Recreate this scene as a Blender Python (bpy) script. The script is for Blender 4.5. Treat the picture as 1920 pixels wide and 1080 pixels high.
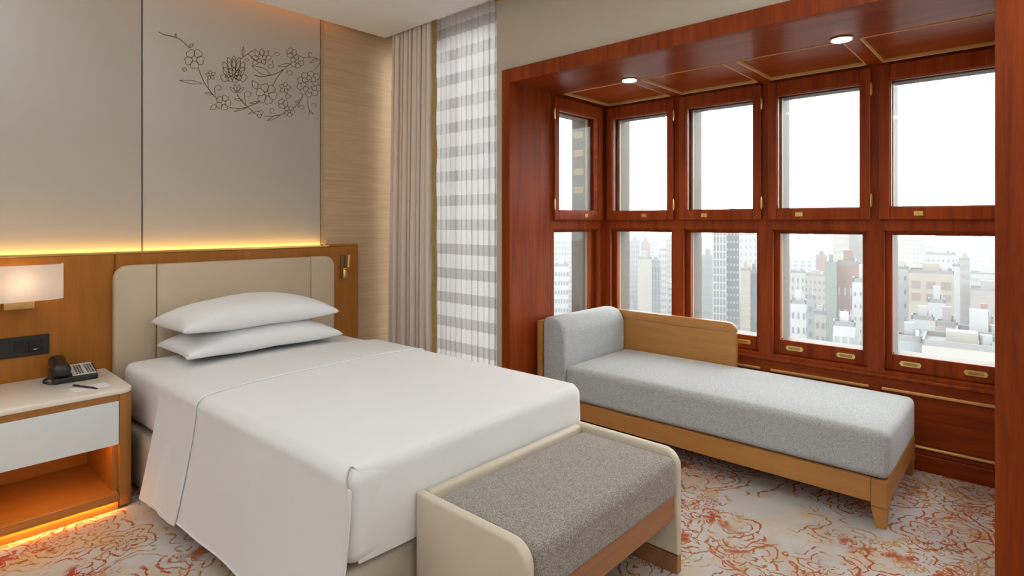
import bpy, bmesh, math, random
from mathutils import Vector, Matrix
for o in list(bpy.data.objects): bpy.data.objects.remove(o, do_unlink=True)
random.seed(7)
PI = math.pi
scene = bpy.context.scene
COL = scene.collection

# ------------------------------------------------------------------ camera
FPX, YAW, CYP = 1079.0, math.radians(42.313), 416.7
EYE = Vector((0, 0, 1.30))
cam = bpy.data.cameras.new('camera'); camo = bpy.data.objects.new('camera', cam); COL.objects.link(camo)
cam.sensor_width = 36; cam.lens = FPX / 1920 * 36
cam.shift_y = -(540 - CYP) / 1920
cam.clip_start = 0.02; cam.clip_end = 6000
camo.location = EYE; camo.rotation_euler = (PI / 2, 0, YAW - PI / 2)
scene.camera = camo
FW = Vector((math.cos(YAW), math.sin(YAW), 0)); RT = Vector((math.sin(YAW), -math.cos(YAW), 0))
def ray(px, py): return FW + RT * ((px - 960) / FPX) - Vector((0, 0, 1)) * ((py - CYP) / FPX)
def ony(px, py, y): d = ray(px, py); return EYE + d * (y / d.y)
def onx(px, py, x): d = ray(px, py); return EYE + d * (x / d.x)
def onz(px, py, z): d = ray(px, py); return EYE + d * ((z - EYE.z) / d.z)

# ------------------------------------------------------------------ world, sun, exposure
SKY = 7.0
w = bpy.data.worlds.new('World'); scene.world = w; w.use_nodes = True
bg = w.node_tree.nodes['Background']; bg.inputs[0].default_value = (0.94, 0.975, 1.0, 1); bg.inputs[1].default_value = SKY
sun = bpy.data.lights.new('sun', 'SUN'); sun.energy = 2.2; sun.angle = math.radians(6); sun.color = (1, .96, .9)
suno = bpy.data.objects.new('sun', sun); COL.objects.link(suno)
suno.rotation_euler = Vector((0.75, -0.35, -0.75)).to_track_quat('-Z', 'Y').to_euler()
vs = scene.view_settings; vs.view_transform = 'Standard'; vs.look = 'None'; vs.exposure = 0.06; vs.gamma = 1.0; vs.use_curve_mapping = False
def portal(loc, rot, sx, sy):
    l = bpy.data.lights.new('window_portal', 'AREA'); l.shape = 'RECTANGLE'; l.size = sx; l.size_y = sy; l.cycles.is_portal = True
    o = bpy.data.objects.new('window_portal', l); COL.objects.link(o); o.location = loc; o.rotation_euler = rot
portal((3.95, 1.24, 1.30), (0, PI / 2, 0), 1.75, 2.45)
portal((3.35, 2.66, 1.30), (-PI / 2, 0, 0), 0.62, 1.75)
portal((3.35, -0.18, 1.30), (PI / 2, 0, 0), 0.62, 1.75)
portal((2.90, 3.08, 1.45), (0, PI / 2, 0), 2.5, 1.05)

# ------------------------------------------------------------------ materials
def newmat(name):
    m = bpy.data.materials.new(name); m.use_nodes = True; nt = m.node_tree
    return m, nt, nt.nodes['Principled BSDF']
def N(nt, t, **kw):
    n = nt.nodes.new(t)
    for k, v in kw.items(): setattr(n, k, v)
    return n
def L(nt, a, b): nt.links.new(a, b)
def coords(nt, scale=(1, 1, 1)):
    tc = N(nt, 'ShaderNodeTexCoord'); mp = N(nt, 'ShaderNodeMapping'); mp.inputs['Scale'].default_value = scale
    L(nt, tc.outputs['Object'], mp.inputs['Vector']); return mp.outputs['Vector']
def noise(nt, vec, scale, detail=4, rough=.5, dist=0.0):
    n = N(nt, 'ShaderNodeTexNoise'); n.inputs['Scale'].default_value = scale; n.inputs['Detail'].default_value = detail
    n.inputs['Roughness'].default_value = rough; n.inputs['Distortion'].default_value = dist
    if vec is not None: L(nt, vec, n.inputs['Vector'])
    return n.outputs['Fac']
def ramp(nt, fac, stops, interp='LINEAR'):
    r = N(nt, 'ShaderNodeValToRGB'); r.color_ramp.interpolation = interp; e = r.color_ramp.elements
    while len(e) < len(stops): e.new(.5)
    for i, (p, c) in enumerate(stops):
        e[i].position = p; e[i].color = (*c, 1) if len(c) == 3 else c
    L(nt, fac, r.inputs[0]); return r.outputs[0]
def bump(nt, bs, h, strength, dist=.002):
    b = N(nt, 'ShaderNodeBump'); b.inputs['Strength'].default_value = strength; b.inputs['Distance'].default_value = dist
    L(nt, h, b.inputs['Height']); L(nt, b.outputs[0], bs.inputs['Normal'])
def math_(nt, op, a, b=None, c=None):
    n = N(nt, 'ShaderNodeMath', operation=op)
    for i, v in enumerate((a, b, c)):
        if v is None: continue
        if isinstance(v, (int, float)): n.inputs[i].default_value = v
        else: L(nt, v, n.inputs[i])
    return n.outputs[0]
def mixc(nt, fac, a, b):
    n = N(nt, 'ShaderNodeMix', data_type='RGBA')
    if isinstance(fac, (int, float)): n.inputs[0].default_value = fac
    else: L(nt, fac, n.inputs[0])
    for i, v in ((6, a), (7, b)):
        if isinstance(v, tuple): n.inputs[i].default_value = (*v, 1)
        else: L(nt, v, n.inputs[i])
    return n.outputs[2]
def plain(name, col, rough=.6, metal=0, var=.06, vs_=6, bmp=0, bs_=300, coat=0, spec=.5):
    m, nt, b = newmat(name); v = coords(nt)
    f = noise(nt, v, vs_, 3)
    L(nt, mixc(nt, f, tuple(c * (1 - var) for c in col), tuple(min(1, c * (1 + var)) for c in col)), b.inputs['Base Color'])
    b.inputs['Roughness'].default_value = rough; b.inputs['Metallic'].default_value = metal; b.inputs['Coat Weight'].default_value = coat
    b.inputs['Specular IOR Level'].default_value = spec
    if bmp: bump(nt, b, noise(nt, v, bs_, 2), bmp)
    return m
def wood(name, dark, light, axis='z', rough=.3, coat=.3, grain=1.0, spec=.5, croug=.12):
    m, nt, b = newmat(name)
    s = {'x': (.6, 9, 9), 'y': (9, .6, 9), 'z': (9, 9, .6)}[axis]
    v = coords(nt, s)
    f1 = noise(nt, v, 2.2 * grain, 5, .6, .6); f2 = noise(nt, v, 16 * grain, 3, .6)
    f = math_(nt, 'ADD', math_(nt, 'MULTIPLY', f1, .75), math_(nt, 'MULTIPLY', f2, .25))
    L(nt, ramp(nt, f, [(.32, dark), (.68, light)]), b.inputs['Base Color'])
    b.inputs['Roughness'].default_value = rough; b.inputs['Coat Weight'].default_value = coat; b.inputs['Coat Roughness'].default_value = croug
    b.inputs['Specular IOR Level'].default_value = spec
    bump(nt, b, f2, .05, .001)
    return m
def emit(name, col, s):
    m, nt, b = newmat(name); b.inputs['Base Color'].default_value = (*col, 1)
    b.inputs['Emission Color'].default_value = (*col, 1); b.inputs['Emission Strength'].default_value = s
    return m
M = {}
MD, ML = (.165, .022, .0025), (.34, .058, .006)
M['mah_z'] = wood('mahogany_upright', MD, ML, 'z', .44, 0, spec=.18)
M['mah_y'] = wood('mahogany_long', MD, ML, 'y', .44, 0, spec=.18)
M['mah_x'] = wood('mahogany_cross', MD, ML, 'x', .44, 0, spec=.18)
M['soffit'] = wood('mahogany_soffit', MD, ML, 'y', .38, .22, spec=.12, croug=.18)
M['mah_gold'] = plain('gilt_moulding', (.62, .36, .12), .35, .3, .1)
M['board'] = wood('backboard_wood', (.33, .115, .014), (.43, .155, .021), 'z', .45, .03, 1.3, .25)
M['night'] = wood('nightstand_wood', (.38, .155, .028), (.48, .205, .040), 'z', .4, .1, 1.3)
M['night_x'] = wood('nightstand_wood_long', (.38, .155, .028), (.48, .205, .040), 'x', .4, .1, 1.3)
M['day'] = wood('daybed_wood', (.41, .18, .042), (.50, .23, .058), 'y', .42, .1, 1.2)
M['day_x'] = wood('daybed_wood_cross', (.41, .18, .042), (.50, .23, .058), 'x', .42, .1, 1.2)
M['bench_w'] = wood('bench_wood', (.30, .12, .048), (.40, .17, .07), 'x', .4, .1, 1.2)
M['gold'] = plain('brushed_brass', (.72, .47, .18), .28, 1, .08)
M['gilt_soft'] = plain('soft_gilt', (.46, .32, .17), .45, .3, .08)
M['brass'] = plain('window_brass', (.80, .58, .22), .3, .9, .08)
M['bronze'] = plain('bronze_line', (.20, .12, .048), .45, .4, .1)
M['cream_wall'] = plain('cream_wallpaper', (.56, .485, .39), .8, 0, .03, 30, .05, 200)
M['white_wall'] = plain('white_wall', (.76, .76, .76), .9, 0, .01)
M['ceiling'] = plain('white_ceiling', (.86, .855, .85), .9, 0, .01)
M['upanel'] = plain('greige_panel', (.50, .46, .41), .7, 0, .02, 3, .03, 400)
M['leather'] = plain('beige_leather', (.58, .46, .315), .5, 0, .03, 4, .06, 500)
M['bleather'] = plain('bench_leather', (.66, .58, .455), .45, 0, .03, 4, .06, 500)
M['marble'] = plain('cream_stone_top', (.90, .83, .72), .3, 0, .04, 9, 0, 0, .3)
M['drawer'] = plain('white_glass_drawer', (.84, .91, .92), .15, 0, .01, 3, 0, 0, .5)
M['black'] = plain('black_plastic', (.012, .011, .011), .3, 0, .1)
M['blackplate'] = plain('dark_switch_plate', (.022, .02, .018), .4, .2, .1)
M['switch'] = plain('black_switch', (.006, .006, .006), .25, 0, .1)
M['phone_face'] = plain('phone_faceplate', (.62, .60, .58), .5, 0, .03)
M['paper'] = plain('paper', (.82, .78, .80), .8, 0, .01)
M['dark_in'] = plain('dark_recess', (.02, .012, .008), .7)
M['linen'] = plain('white_bed_linen', (.84, .84, .84), .85, 0, .012, 3, .10, 160)
M['sheet'] = plain('white_sheet', (.82, .815, .81), .85, 0, .015, 3, .08, 240)
M['pillow'] = plain('white_pillowcase', (.86, .86, .865), .85, 0, .01, 3, .05, 300)
M['bedbase'] = plain('beige_divan_fabric', (.50, .43, .34), .8, 0, .04, 5, .1, 500)
M['ext'] = plain('exterior_pillar', (.13, .105, .085), .6, 0, .1, 8)
M['exttan'] = plain('exterior_reveal_tan', (.34, .23, .11), .5, 0, .08, 8)
M['led'] = emit('led_strip_yellow', (1.0, .58, .11), 17)
M['led_top'] = emit('led_strip_amber', (1.0, .42, .12), 6)
M['led_low'] = emit('led_strip_nightstand', (1.0, .56, .10), 75)
M['led_niche'] = emit('led_strip_niche', (1.0, .42, .06), 32)
M['lamp_white'] = emit('downlight_disc', (1.0, .93, .82), 9)
M['chrome'] = plain('chrome_ring', (.7, .65, .6), .25, 1)

def veneer():
    m, nt, b = newmat('striped_veneer')
    v = coords(nt, (.5, .5, 16)); f = noise(nt, v, 4.5, 6, .65, .3); g = noise(nt, coords(nt, (1.2, 1.2, 50)), 5, 3)
    f = math_(nt, 'ADD', math_(nt, 'MULTIPLY', f, .7), math_(nt, 'MULTIPLY', g, .3))
    L(nt, ramp(nt, f, [(.3, (.46, .315, .185)), (.5, (.54, .385, .235)), (.7, (.61, .45, .285))]), b.inputs['Base Color'])
    b.inputs['Roughness'].default_value = .75; b.inputs['Specular IOR Level'].default_value = .15; return m
M['veneer'] = veneer()
def weave(name, cols, scale, pos, rough=.9, strength=.5):
    m, nt, b = newmat(name); v = coords(nt, (1, 1, 1))
    n = N(nt, 'ShaderNodeTexVoronoi'); n.inputs['Scale'].default_value = scale; L(nt, v, n.inputs['Vector'])
    sep = N(nt, 'ShaderNodeSeparateColor'); L(nt, n.outputs['Color'], sep.inputs[0])
    f = math_(nt, 'ADD', math_(nt, 'MULTIPLY', sep.outputs[0], .55), math_(nt, 'MULTIPLY', noise(nt, v, scale * .35, 3), .45))
    L(nt, ramp(nt, f, list(zip(pos, cols))), b.inputs['Base Color']); b.inputs['Roughness'].default_value = rough
    b.inputs['Sheen Weight'].default_value = .2
    bump(nt, b, n.outputs['Distance'], strength, .002); return m
M['bench_f'] = weave('tweed_boucle', [(.10, .083, .068), (.27, .235, .20), (.60, .55, .49)], 700, (.2, .5, .8))
M['day_f'] = weave('grey_wool', [(.24, .26, .27), (.45, .475, .485), (.63, .66, .67)], 560, (.2, .5, .8), .9, .3)
M['drape'] = plain('taupe_drape', (.78, .67, .58), .8, 0, .04, 10, .1, 500)
M['drape_trim'] = plain('gold_drape_braid', (.40, .26, .08), .5, .3, .35, 60, .3, 120)
def glass():
    m, nt, b = newmat('window_glass'); nt.nodes.remove(b); out = nt.nodes['Material Output']
    t = N(nt, 'ShaderNodeBsdfTransparent'); t.inputs[0].default_value = (.95, .965, .96, 1)
    g = N(nt, 'ShaderNodeBsdfGlossy'); g.inputs['Roughness'].default_value = .02
    lw = N(nt, 'ShaderNodeLayerWeight'); fac = math_(nt, 'ADD', math_(nt, 'MULTIPLY', math_(nt, 'POWER', lw.outputs['Facing'], 5.0), .6), .015)
    mx = N(nt, 'ShaderNodeMixShader'); L(nt, fac, mx.inputs[0]); L(nt, t.outputs[0], mx.inputs[1]); L(nt, g.outputs[0], mx.inputs[2])
    L(nt, mx.outputs[0], out.inputs[0]); return m
M['glass'] = glass()
def sheer():
    m, nt, b = newmat('striped_sheer'); nt.nodes.remove(b); out = nt.nodes['Material Output']
    tc = N(nt, 'ShaderNodeTexCoord'); s = N(nt, 'ShaderNodeSeparateXYZ'); L(nt, tc.outputs['Object'], s.inputs[0])
    fr = math_(nt, 'FRACT', math_(nt, 'DIVIDE', math_(nt, 'ADD', s.outputs[2], .0375 + .03), .1695))
    band = math_(nt, 'LESS_THAN', fr, .57)
    d = N(nt, 'ShaderNodeBsdfDiffuse'); tl = N(nt, 'ShaderNodeBsdfTranslucent'); tr = N(nt, 'ShaderNodeBsdfTransparent')
    c = mixc(nt, band, (.64, .62, .61), (.90, .885, .88)); L(nt, c, d.inputs[0]); L(nt, c, tl.inputs[0])
    m1 = N(nt, 'ShaderNodeMixShader'); m1.inputs[0].default_value = .16; L(nt, d.outputs[0], m1.inputs[1]); L(nt, tl.outputs[0], m1.inputs[2])
    op = math_(nt, 'ADD', math_(nt, 'MULTIPLY', band, .02), .975)
    m2 = N(nt, 'ShaderNodeMixShader'); L(nt, op, m2.inputs[0]); L(nt, tr.outputs[0], m2.inputs[1]); L(nt, m1.outputs[0], m2.inputs[2])
    L(nt, m2.outputs[0], out.inputs[0]); return m
M['sheer'] = sheer()
def shade_mat():
    m, nt, b = newmat('lamp_shade_fabric'); nt.nodes.remove(b); out = nt.nodes['Material Output']
    d = N(nt, 'ShaderNodeBsdfDiffuse'); tl = N(nt, 'ShaderNodeBsdfTranslucent')
    f = noise(nt, coords(nt), 300, 2); c = mixc(nt, f, (.80, .76, .72), (.88, .84, .80)); L(nt, c, d.inputs[0]); L(nt, c, tl.inputs[0])
    m1 = N(nt, 'ShaderNodeMixShader'); m1.inputs[0].default_value = .45; L(nt, d.outputs[0], m1.inputs[1]); L(nt, tl.outputs[0], m1.inputs[2])
    L(nt, m1.outputs[0], out.inputs[0]); return m
M['shade'] = shade_mat()
def carpet():
    m, nt, b = newmat('floral_carpet'); v0 = coords(nt)
    # warp
    nz = N(nt, 'ShaderNodeTexNoise'); nz.inputs['Scale'].default_value = 7; nz.inputs['Detail'].default_value = 6; nz.inputs['Roughness'].default_value = .62; L(nt, v0, nz.inputs['Vector'])
    vm = N(nt, 'ShaderNodeVectorMath', operation='MULTIPLY_ADD'); L(nt, nz.outputs['Color'], vm.inputs[0]); vm.inputs[1].default_value = (.10, .10, 0); L(nt, v0, vm.inputs[2])
    v = vm.outputs[0]
    def flower(scale, k, seedoff):
        mp = N(nt, 'ShaderNodeMapping'); mp.inputs['Location'].default_value = (seedoff, seedoff * .7, 0); L(nt, v, mp.inputs[0])
        vo = N(nt, 'ShaderNodeTexVoronoi', voronoi_dimensions='2D'); vo.inputs['Scale'].default_value = scale; L(nt, mp.outputs[0], vo.inputs['Vector'])
        sb = N(nt, 'ShaderNodeVectorMath', operation='SUBTRACT'); L(nt, mp.outputs[0], sb.inputs[0])
        L(nt, vo.outputs['Position'], sb.inputs[1])
        sp = N(nt, 'ShaderNodeSeparateXYZ'); L(nt, sb.outputs[0], sp.inputs[0])
        th = math_(nt, 'ARCTAN2', sp.outputs[1], sp.outputs[0])
        r = math_(nt, 'MULTIPLY', math_(nt, 'SQRT', math_(nt, 'ADD', math_(nt, 'POWER', sp.outputs[0], 2.0), math_(nt, 'POWER', sp.outputs[1], 2.0))), scale)
        pet = math_(nt, 'MULTIPLY', math_(nt, 'ABSOLUTE', math_(nt, 'SINE', math_(nt, 'MULTIPLY', th, k / 2))), .16)
        rr = math_(nt, 'SUBTRACT', r, pet)
        ring = math_(nt, 'ABSOLUTE', math_(nt, 'SUBTRACT', math_(nt, 'FRACT', math_(nt, 'MULTIPLY', rr, 6.2)), .5))
        ring = math_(nt, 'MULTIPLY', ring, 1 / (6.2 * scale))
        return math_(nt, 'LESS_THAN', ring, .0044), rr
    def contour(scale, n, wd, off):
        def f(dx, dy):
            mp = N(nt, 'ShaderNodeMapping'); mp.inputs['Location'].default_value = (off + dx, off + dy, 0); L(nt, v, mp.inputs[0])
            return noise(nt, mp.outputs[0], scale, 1.2, .5, .8)
        e = .004; f0 = f(0, 0)
        gx = math_(nt, 'SUBTRACT', f(e, 0), f0); gy = math_(nt, 'SUBTRACT', f(0, e), f0)
        g = math_(nt, 'MAXIMUM', math_(nt, 'SQRT', math_(nt, 'ADD', math_(nt, 'MULTIPLY', gx, gx), math_(nt, 'MULTIPLY', gy, gy))), .0008)
        d = math_(nt, 'MULTIPLY', math_(nt, 'ABSOLUTE', math_(nt, 'SUBTRACT', math_(nt, 'FRACT', math_(nt, 'MULTIPLY', f0, n)), .5)), e / n)
        return math_(nt, 'LESS_THAN', math_(nt, 'DIVIDE', d, g), wd)
    def edges(scale, wd, off):
        mp = N(nt, 'ShaderNodeMapping'); mp.inputs['Location'].default_value = (off, -off, 0); L(nt, v, mp.inputs[0])
        vo = N(nt, 'ShaderNodeTexVoronoi', voronoi_dimensions='2D', feature='DISTANCE_TO_EDGE'); vo.inputs['Scale'].default_value = scale; L(nt, mp.outputs[0], vo.inputs['Vector'])
        return math_(nt, 'LESS_THAN', vo.outputs['Distance'], wd)
    def patch(scale, lo, hi, off):
        mp = N(nt, 'ShaderNodeMapping'); mp.inputs['Location'].default_value = (off, off * 1.3, 0); L(nt, v0, mp.inputs[0])
        f = noise(nt, mp.outputs[0], scale, 3, .55)
        mr = N(nt, 'ShaderNodeMapRange'); mr.inputs['From Min'].default_value = lo; mr.inputs['From Max'].default_value = hi; L(nt, f, mr.inputs[0]); return mr.outputs[0]
    fl, rr = flower(4.0, 5, 3.1)
    fl = math_(nt, 'MULTIPLY', fl, math_(nt, 'LESS_THAN', rr, .42))
    fs, rs = flower(8.5, 6, 9.4)
    fs = math_(nt, 'MULTIPLY', fs, math_(nt, 'LESS_THAN', rs, .30))
    ct = contour(3.6, 9, .0044, 5.2); ct2 = contour(5.2, 7, .0038, 11.7); ed = edges(8, .024, 2.2)
    p1 = patch(1.7, .49, .52, 1.7); p2 = patch(1.9, .50, .53, 8.3); p3 = patch(2.1, .52, .56, 13.9); brk = patch(22, .38, .41, 4.4)
    ground = ramp(nt, noise(nt, v0, 2.6, 4, .6), [(.3, (.48, .445, .41)), (.5, (.61, .58, .55)), (.7, (.55, .555, .57))])
    wash = math_(nt, 'MULTIPLY', patch(1.6, .47, .62, 21.0), patch(9, .36, .62, 31.0))
    ground = mixc(nt, math_(nt, 'MULTIPLY', wash, .75), ground, (.62, .39, .13))
    ground = mixc(nt, math_(nt, 'MULTIPLY', math_(nt, 'MULTIPLY', p1, patch(7, .42, .6, 51.0)), .55), ground, (.62, .41, .26))
    redc = ramp(nt, noise(nt, v0, 1.5, 2), [(.38, (.40, .035, .018)), (.5, (.43, .075, .016)), (.62, (.42, .15, .025))])
    gldc = ramp(nt, noise(nt, v0, 4, 2), [(.4, (.38, .13, .02)), (.6, (.55, .26, .04))])
    fill = math_(nt, 'MULTIPLY', math_(nt, 'LESS_THAN', rr, .045), patch(2.0, .52, .54, 44.0))
    lines1 = math_(nt, 'MAXIMUM', math_(nt, 'MULTIPLY', ct, p1), math_(nt, 'MULTIPLY', math_(nt, 'MAXIMUM', fl, fill), patch(1.8, .43, .46, 17.0)))
    lines1 = math_(nt, 'MULTIPLY', lines1, brk)
    lines2 = math_(nt, 'MULTIPLY', math_(nt, 'MAXIMUM', math_(nt, 'MULTIPLY', ct2, p2), math_(nt, 'MULTIPLY', math_(nt, 'MAXIMUM', ed, fs), p3)), patch(20, .41, .45, 6.6))
    c = mixc(nt, math_(nt, 'MULTIPLY', lines2, .85), ground, gldc)
    c = mixc(nt, math_(nt, 'MULTIPLY', lines1, .92), c, redc)
    L(nt, c, b.inputs['Base Color']); b.inputs['Roughness'].default_value = .95; b.inputs['Specular IOR Level'].default_value = .1
    bump(nt, b, noise(nt, v0, 700, 2), .4, .004); return m
M['carpet'] = carpet()

# ------------------------------------------------------------------ mesh helpers
class MB:
    def __init__(s): s.bm = bmesh.new()
    def box(s, x0, x1, y0, y1, z0, z1, bev=0, seg=2):
        if not bev:
            B = s.bm; v = [B.verts.new((x, y, z)) for x in (x0, x1) for y in (y0, y1) for z in (z0, z1)]
            for q in ((0, 1, 3, 2), (4, 6, 7, 5), (0, 4, 5, 1), (2, 3, 7, 6), (0, 2, 6, 4), (1, 5, 7, 3)): B.faces.new([v[i] for i in q])
            return s
        t = bmesh.new(); bmesh.ops.create_cube(t, size=1)
        sx, sy, sz = abs(x1 - x0), abs(y1 - y0), abs(z1 - z0)
        for v in t.verts: v.co = Vector(((x0 + x1) / 2 + v.co.x * sx, (y0 + y1) / 2 + v.co.y * sy, (z0 + z1) / 2 + v.co.z * sz))
        if bev: bmesh.ops.bevel(t, geom=list(t.edges), offset=min(bev, sx * .49, sy * .49, sz * .49), segments=seg, affect='EDGES', profile=.5)
        s.merge(t); return s
    def merge(s, t, mat=None):
        if mat is not None: bmesh.ops.transform(t, matrix=mat, verts=t.verts)
        me = bpy.data.meshes.new('tmp'); t.to_mesh(me); t.free(); s.bm.from_mesh(me); bpy.data.meshes.remove(me)
    def prism(s, pts, axis, a, b, bev=0, seg=2):
        t = bmesh.new()
        def P(u, v, w):
            return {'x': (w, u, v), 'y': (u, w, v), 'z': (u, v, w)}[axis]
        va = [t.verts.new(P(u, v, a)) for u, v in pts]; vb = [t.verts.new(P(u, v, b)) for u, v in pts]; n = len(pts)
        t.faces.new(va); t.faces.new(vb[::-1])
        for i in range(n): t.faces.new((va[i], vb[i], vb[(i + 1) % n], va[(i + 1) % n]))
        bmesh.ops.recalc_face_normals(t, faces=t.faces)
        if bev:
            es = [e for e in t.edges if len(e.link_faces) == 2 and any(len(f.verts) > 4 or len(pts) <= 4 for f in e.link_faces)]
            bmesh.ops.bevel(t, geom=es, offset=bev, segments=seg, affect='EDGES', profile=.5)
        s.merge(t); return s
    def rounded(s, x0, x1, y0, y1, z0, z1, r, n=14, crown=0, crownx=0):
        t = bmesh.new(); bmesh.ops.create_cube(t, size=2); bmesh.ops.subdivide_edges(t, edges=list(t.edges), cuts=n, use_grid_fill=True)
        h = Vector(((x1 - x0) / 2, (y1 - y0) / 2, (z1 - z0) / 2)); c = Vector(((x0 + x1) / 2, (y0 + y1) / 2, (z0 + z1) / 2))
        def remap(u, hh):       # denser near borders
            a = 1 - r / hh
            return u
        for v in t.verts:
            u = v.co.copy(); p = Vector()
            for i in range(3):
                q = u[i]; a = max(.0, 1 - 1.0 * r / h[i])
                k = abs(q); g = .6
                m_ = k / g * a if k < g else a + (k - g) / (1 - g) * (1 - a)
                p[i] = math.copysign(m_, q) * h[i]
            q = Vector([max(-(h[i] - r), min(h[i] - r, p[i])) for i in range(3)])
            d = p - q
            if d.length > 1e-9: d = d.normalized() * r
            o = q + d
            fx, fy = o.x / h.x, o.y / h.y
            if o.z > 0: o.z += crown * (1 - fx ** 4) * (1 - fy ** 4) * (o.z / h.z)
            v.co = c + o
        s.merge(t); return s
    def tube(s, pts, r, n=8, caps=True):
        pts = [Vector(p) for p in pts]; rings = []; t = bmesh.new(); up = None
        for i, p in enumerate(pts):
            d = (pts[min(i + 1, len(pts) - 1)] - pts[max(i - 1, 0)]).normalized()
            if up is None: up = d.orthogonal().normalized()
            up = (up - d * up.dot(d)).normalized(); sd = d.cross(up)
            rr = r[i] if isinstance(r, (list, tuple)) else r
            rings.append([t.verts.new(p + (up * math.cos(2 * PI * k / n) + sd * math.sin(2 * PI * k / n)) * rr) for k in range(n)])
        for a, b in zip(rings, rings[1:]):
            for k in range(n): t.faces.new((a[k], a[(k + 1) % n], b[(k + 1) % n], b[k]))
        if caps: t.faces.new(rings[0][::-1]); t.faces.new(rings[-1])
        s.merge(t); return s
    def grid(s, fn, nu, nv, thick=0):
        t = bmesh.new(); g = [[t.verts.new(fn(i / nu, j / nv)) for j in range(nv + 1)] for i in range(nu + 1)]
        for i in range(nu):
            for j in range(nv): t.faces.new((g[i][j], g[i + 1][j], g[i + 1][j + 1], g[i][j + 1]))
        if thick:
            bmesh.ops.recalc_face_normals(t, faces=t.faces); bmesh.ops.solidify(t, geom=list(t.faces), thickness=thick)
        s.merge(t); return s
    def ribbon(s, pts, wd, nrm, h):
        """flat raised strip following a polyline, nrm = outward normal"""
        t = bmesh.new(); pts = [Vector(p) for p in pts]; nrm = Vector(nrm); rows = []
        for i, p in enumerate(pts):
            d = (pts[min(i + 1, len(pts) - 1)] - pts[max(i - 1, 0)])
            d = d.normalized() if d.length > 1e-9 else Vector((1, 0, 0))
            sd = d.cross(nrm).normalized() * wd / 2
            rows.append([t.verts.new(p + sd), t.verts.new(p + sd + nrm * h), t.verts.new(p - sd + nrm * h), t.verts.new(p - sd)])
        for a, b in zip(rows, rows[1:]):
            for k in range(3): t.faces.new((a[k], a[k + 1], b[k + 1], b[k]))
        t.faces.new(rows[0]); t.faces.new(rows[-1][::-1])
        s.merge(t); return s
    def xf(s, mat): bmesh.ops.transform(s.bm, matrix=mat, verts=s.bm.verts); return s
    def build(s, name, mat, parent=None, smooth=False, local=False, recalc=True):
        if recalc: bmesh.ops.recalc_face_normals(s.bm, faces=s.bm.faces)
        off = Vector((0, 0, 0))
        if parent is not None and not local:
            p = parent
            while p is not None: off += p.location; p = p.parent
        if off.length: bmesh.ops.translate(s.bm, verts=s.bm.verts, vec=-off)
        me = bpy.data.meshes.new(name); s.bm.to_mesh(me); s.bm.free()
        if smooth:
            for p in me.polygons: p.use_smooth = True
        me.materials.append(M[mat] if isinstance(mat, str) else mat)
        o = bpy.data.objects.new(name, me); COL.objects.link(o)
        if parent is not None: o.parent = parent
        if smooth and smooth != 'full':
            try: me.set_sharp_from_angle(angle=math.radians(40))
            except Exception: pass
        return o
def tag(o, label=None, cat=None, group=None, kind=None):
    for k, v in (('label', label), ('category', cat), ('group', group), ('kind', kind)):
        if v: o[k] = v
    return o
def empty(name, loc, rz=0, **kw):
    o = bpy.data.objects.new(name, None); COL.objects.link(o); o.location = loc; o.rotation_euler.z = rz; o.empty_display_size = .05
    return tag(o, **kw)
def arcpts(cx, cy, r, a0, a1, n=8):
    return [(cx + r * math.cos(a0 + (a1 - a0) * i / n), cy + r * math.sin(a0 + (a1 - a0) * i / n)) for i in range(n + 1)]

# ------------------------------------------------------------------ room shell
XW = 2.65                  # window wall plane
YB = 3.66                  # face of the upper wall panels
ZC = 2.67                  # ceiling
SO = 2.167                 # bay soffit
BY0, BY1 = 0.106, 2.412    # bay opening along y
S = 'structure'
tag(MB().box(-2.6, 3.92, -2.6, 3.9, -.12, 0).build('floor', 'carpet'), 'patterned carpet in grey cream with red and ochre floral scrolls', 'floor', kind=S)
ceil = tag(MB().box(-2.6, 2.53, -2.6, 3.575, ZC, ZC + .06).build('ceiling', 'ceiling'), 'plain white dropped ceiling above the bed', 'ceiling', kind=S)
MB().box(-2.75, 2.85, -2.75, 3.95, 2.86, 2.98).build('upper_slab', 'ceiling', ceil)
MB().box(-2.6, 2.50, 3.555, 3.575, ZC + .06, 2.72).build('cove_lip', 'ceiling', ceil)
MB().box(.75, 2.2, 3.60, 3.615, 2.785, 2.80).build('cove_led', 'led_top', ceil)
tag(MB().box(-2.75, -2.6, -2.75, 3.95, -.12, 2.98).build('wall_left', 'white_wall'), 'plain white wall beyond the nightstand', 'wall', kind=S)
tag(MB().box(-2.6, 2.85, -2.75, -2.6, -.12, 2.98).build('wall_front', 'white_wall'), 'plain white wall facing the headboard', 'wall', kind=S)
wb = tag(MB().box(-2.6, 2.85, 3.70, 3.95, -.12, 2.98).build('wall_back', 'upanel'), 'panelled wall behind the headboard', 'wall', kind=S)
xs = ony(267, 300, YB).x; xe = ony(601, 300, YB).x; xg = ony(607, 300, YB).x
for a, b in ((xs - 1.15, xs - .003), (xs + .003, xe), (xs - 2.3, xs - 1.156)):
    MB().box(a, b, YB, 3.70, 1.10, 2.85, .006, 2).build('wall_panel', 'upanel', wb, True)
MB().box(xe + .002, xg, YB - .004, 3.70, 1.15, 2.85, .002).build('gilt_edge_strip', 'gilt_soft', wb)
MB().box(xg, 2.80, YB - .003, 3.70, 0, 2.85).build('veneer_panel', 'veneer', wb)
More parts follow.
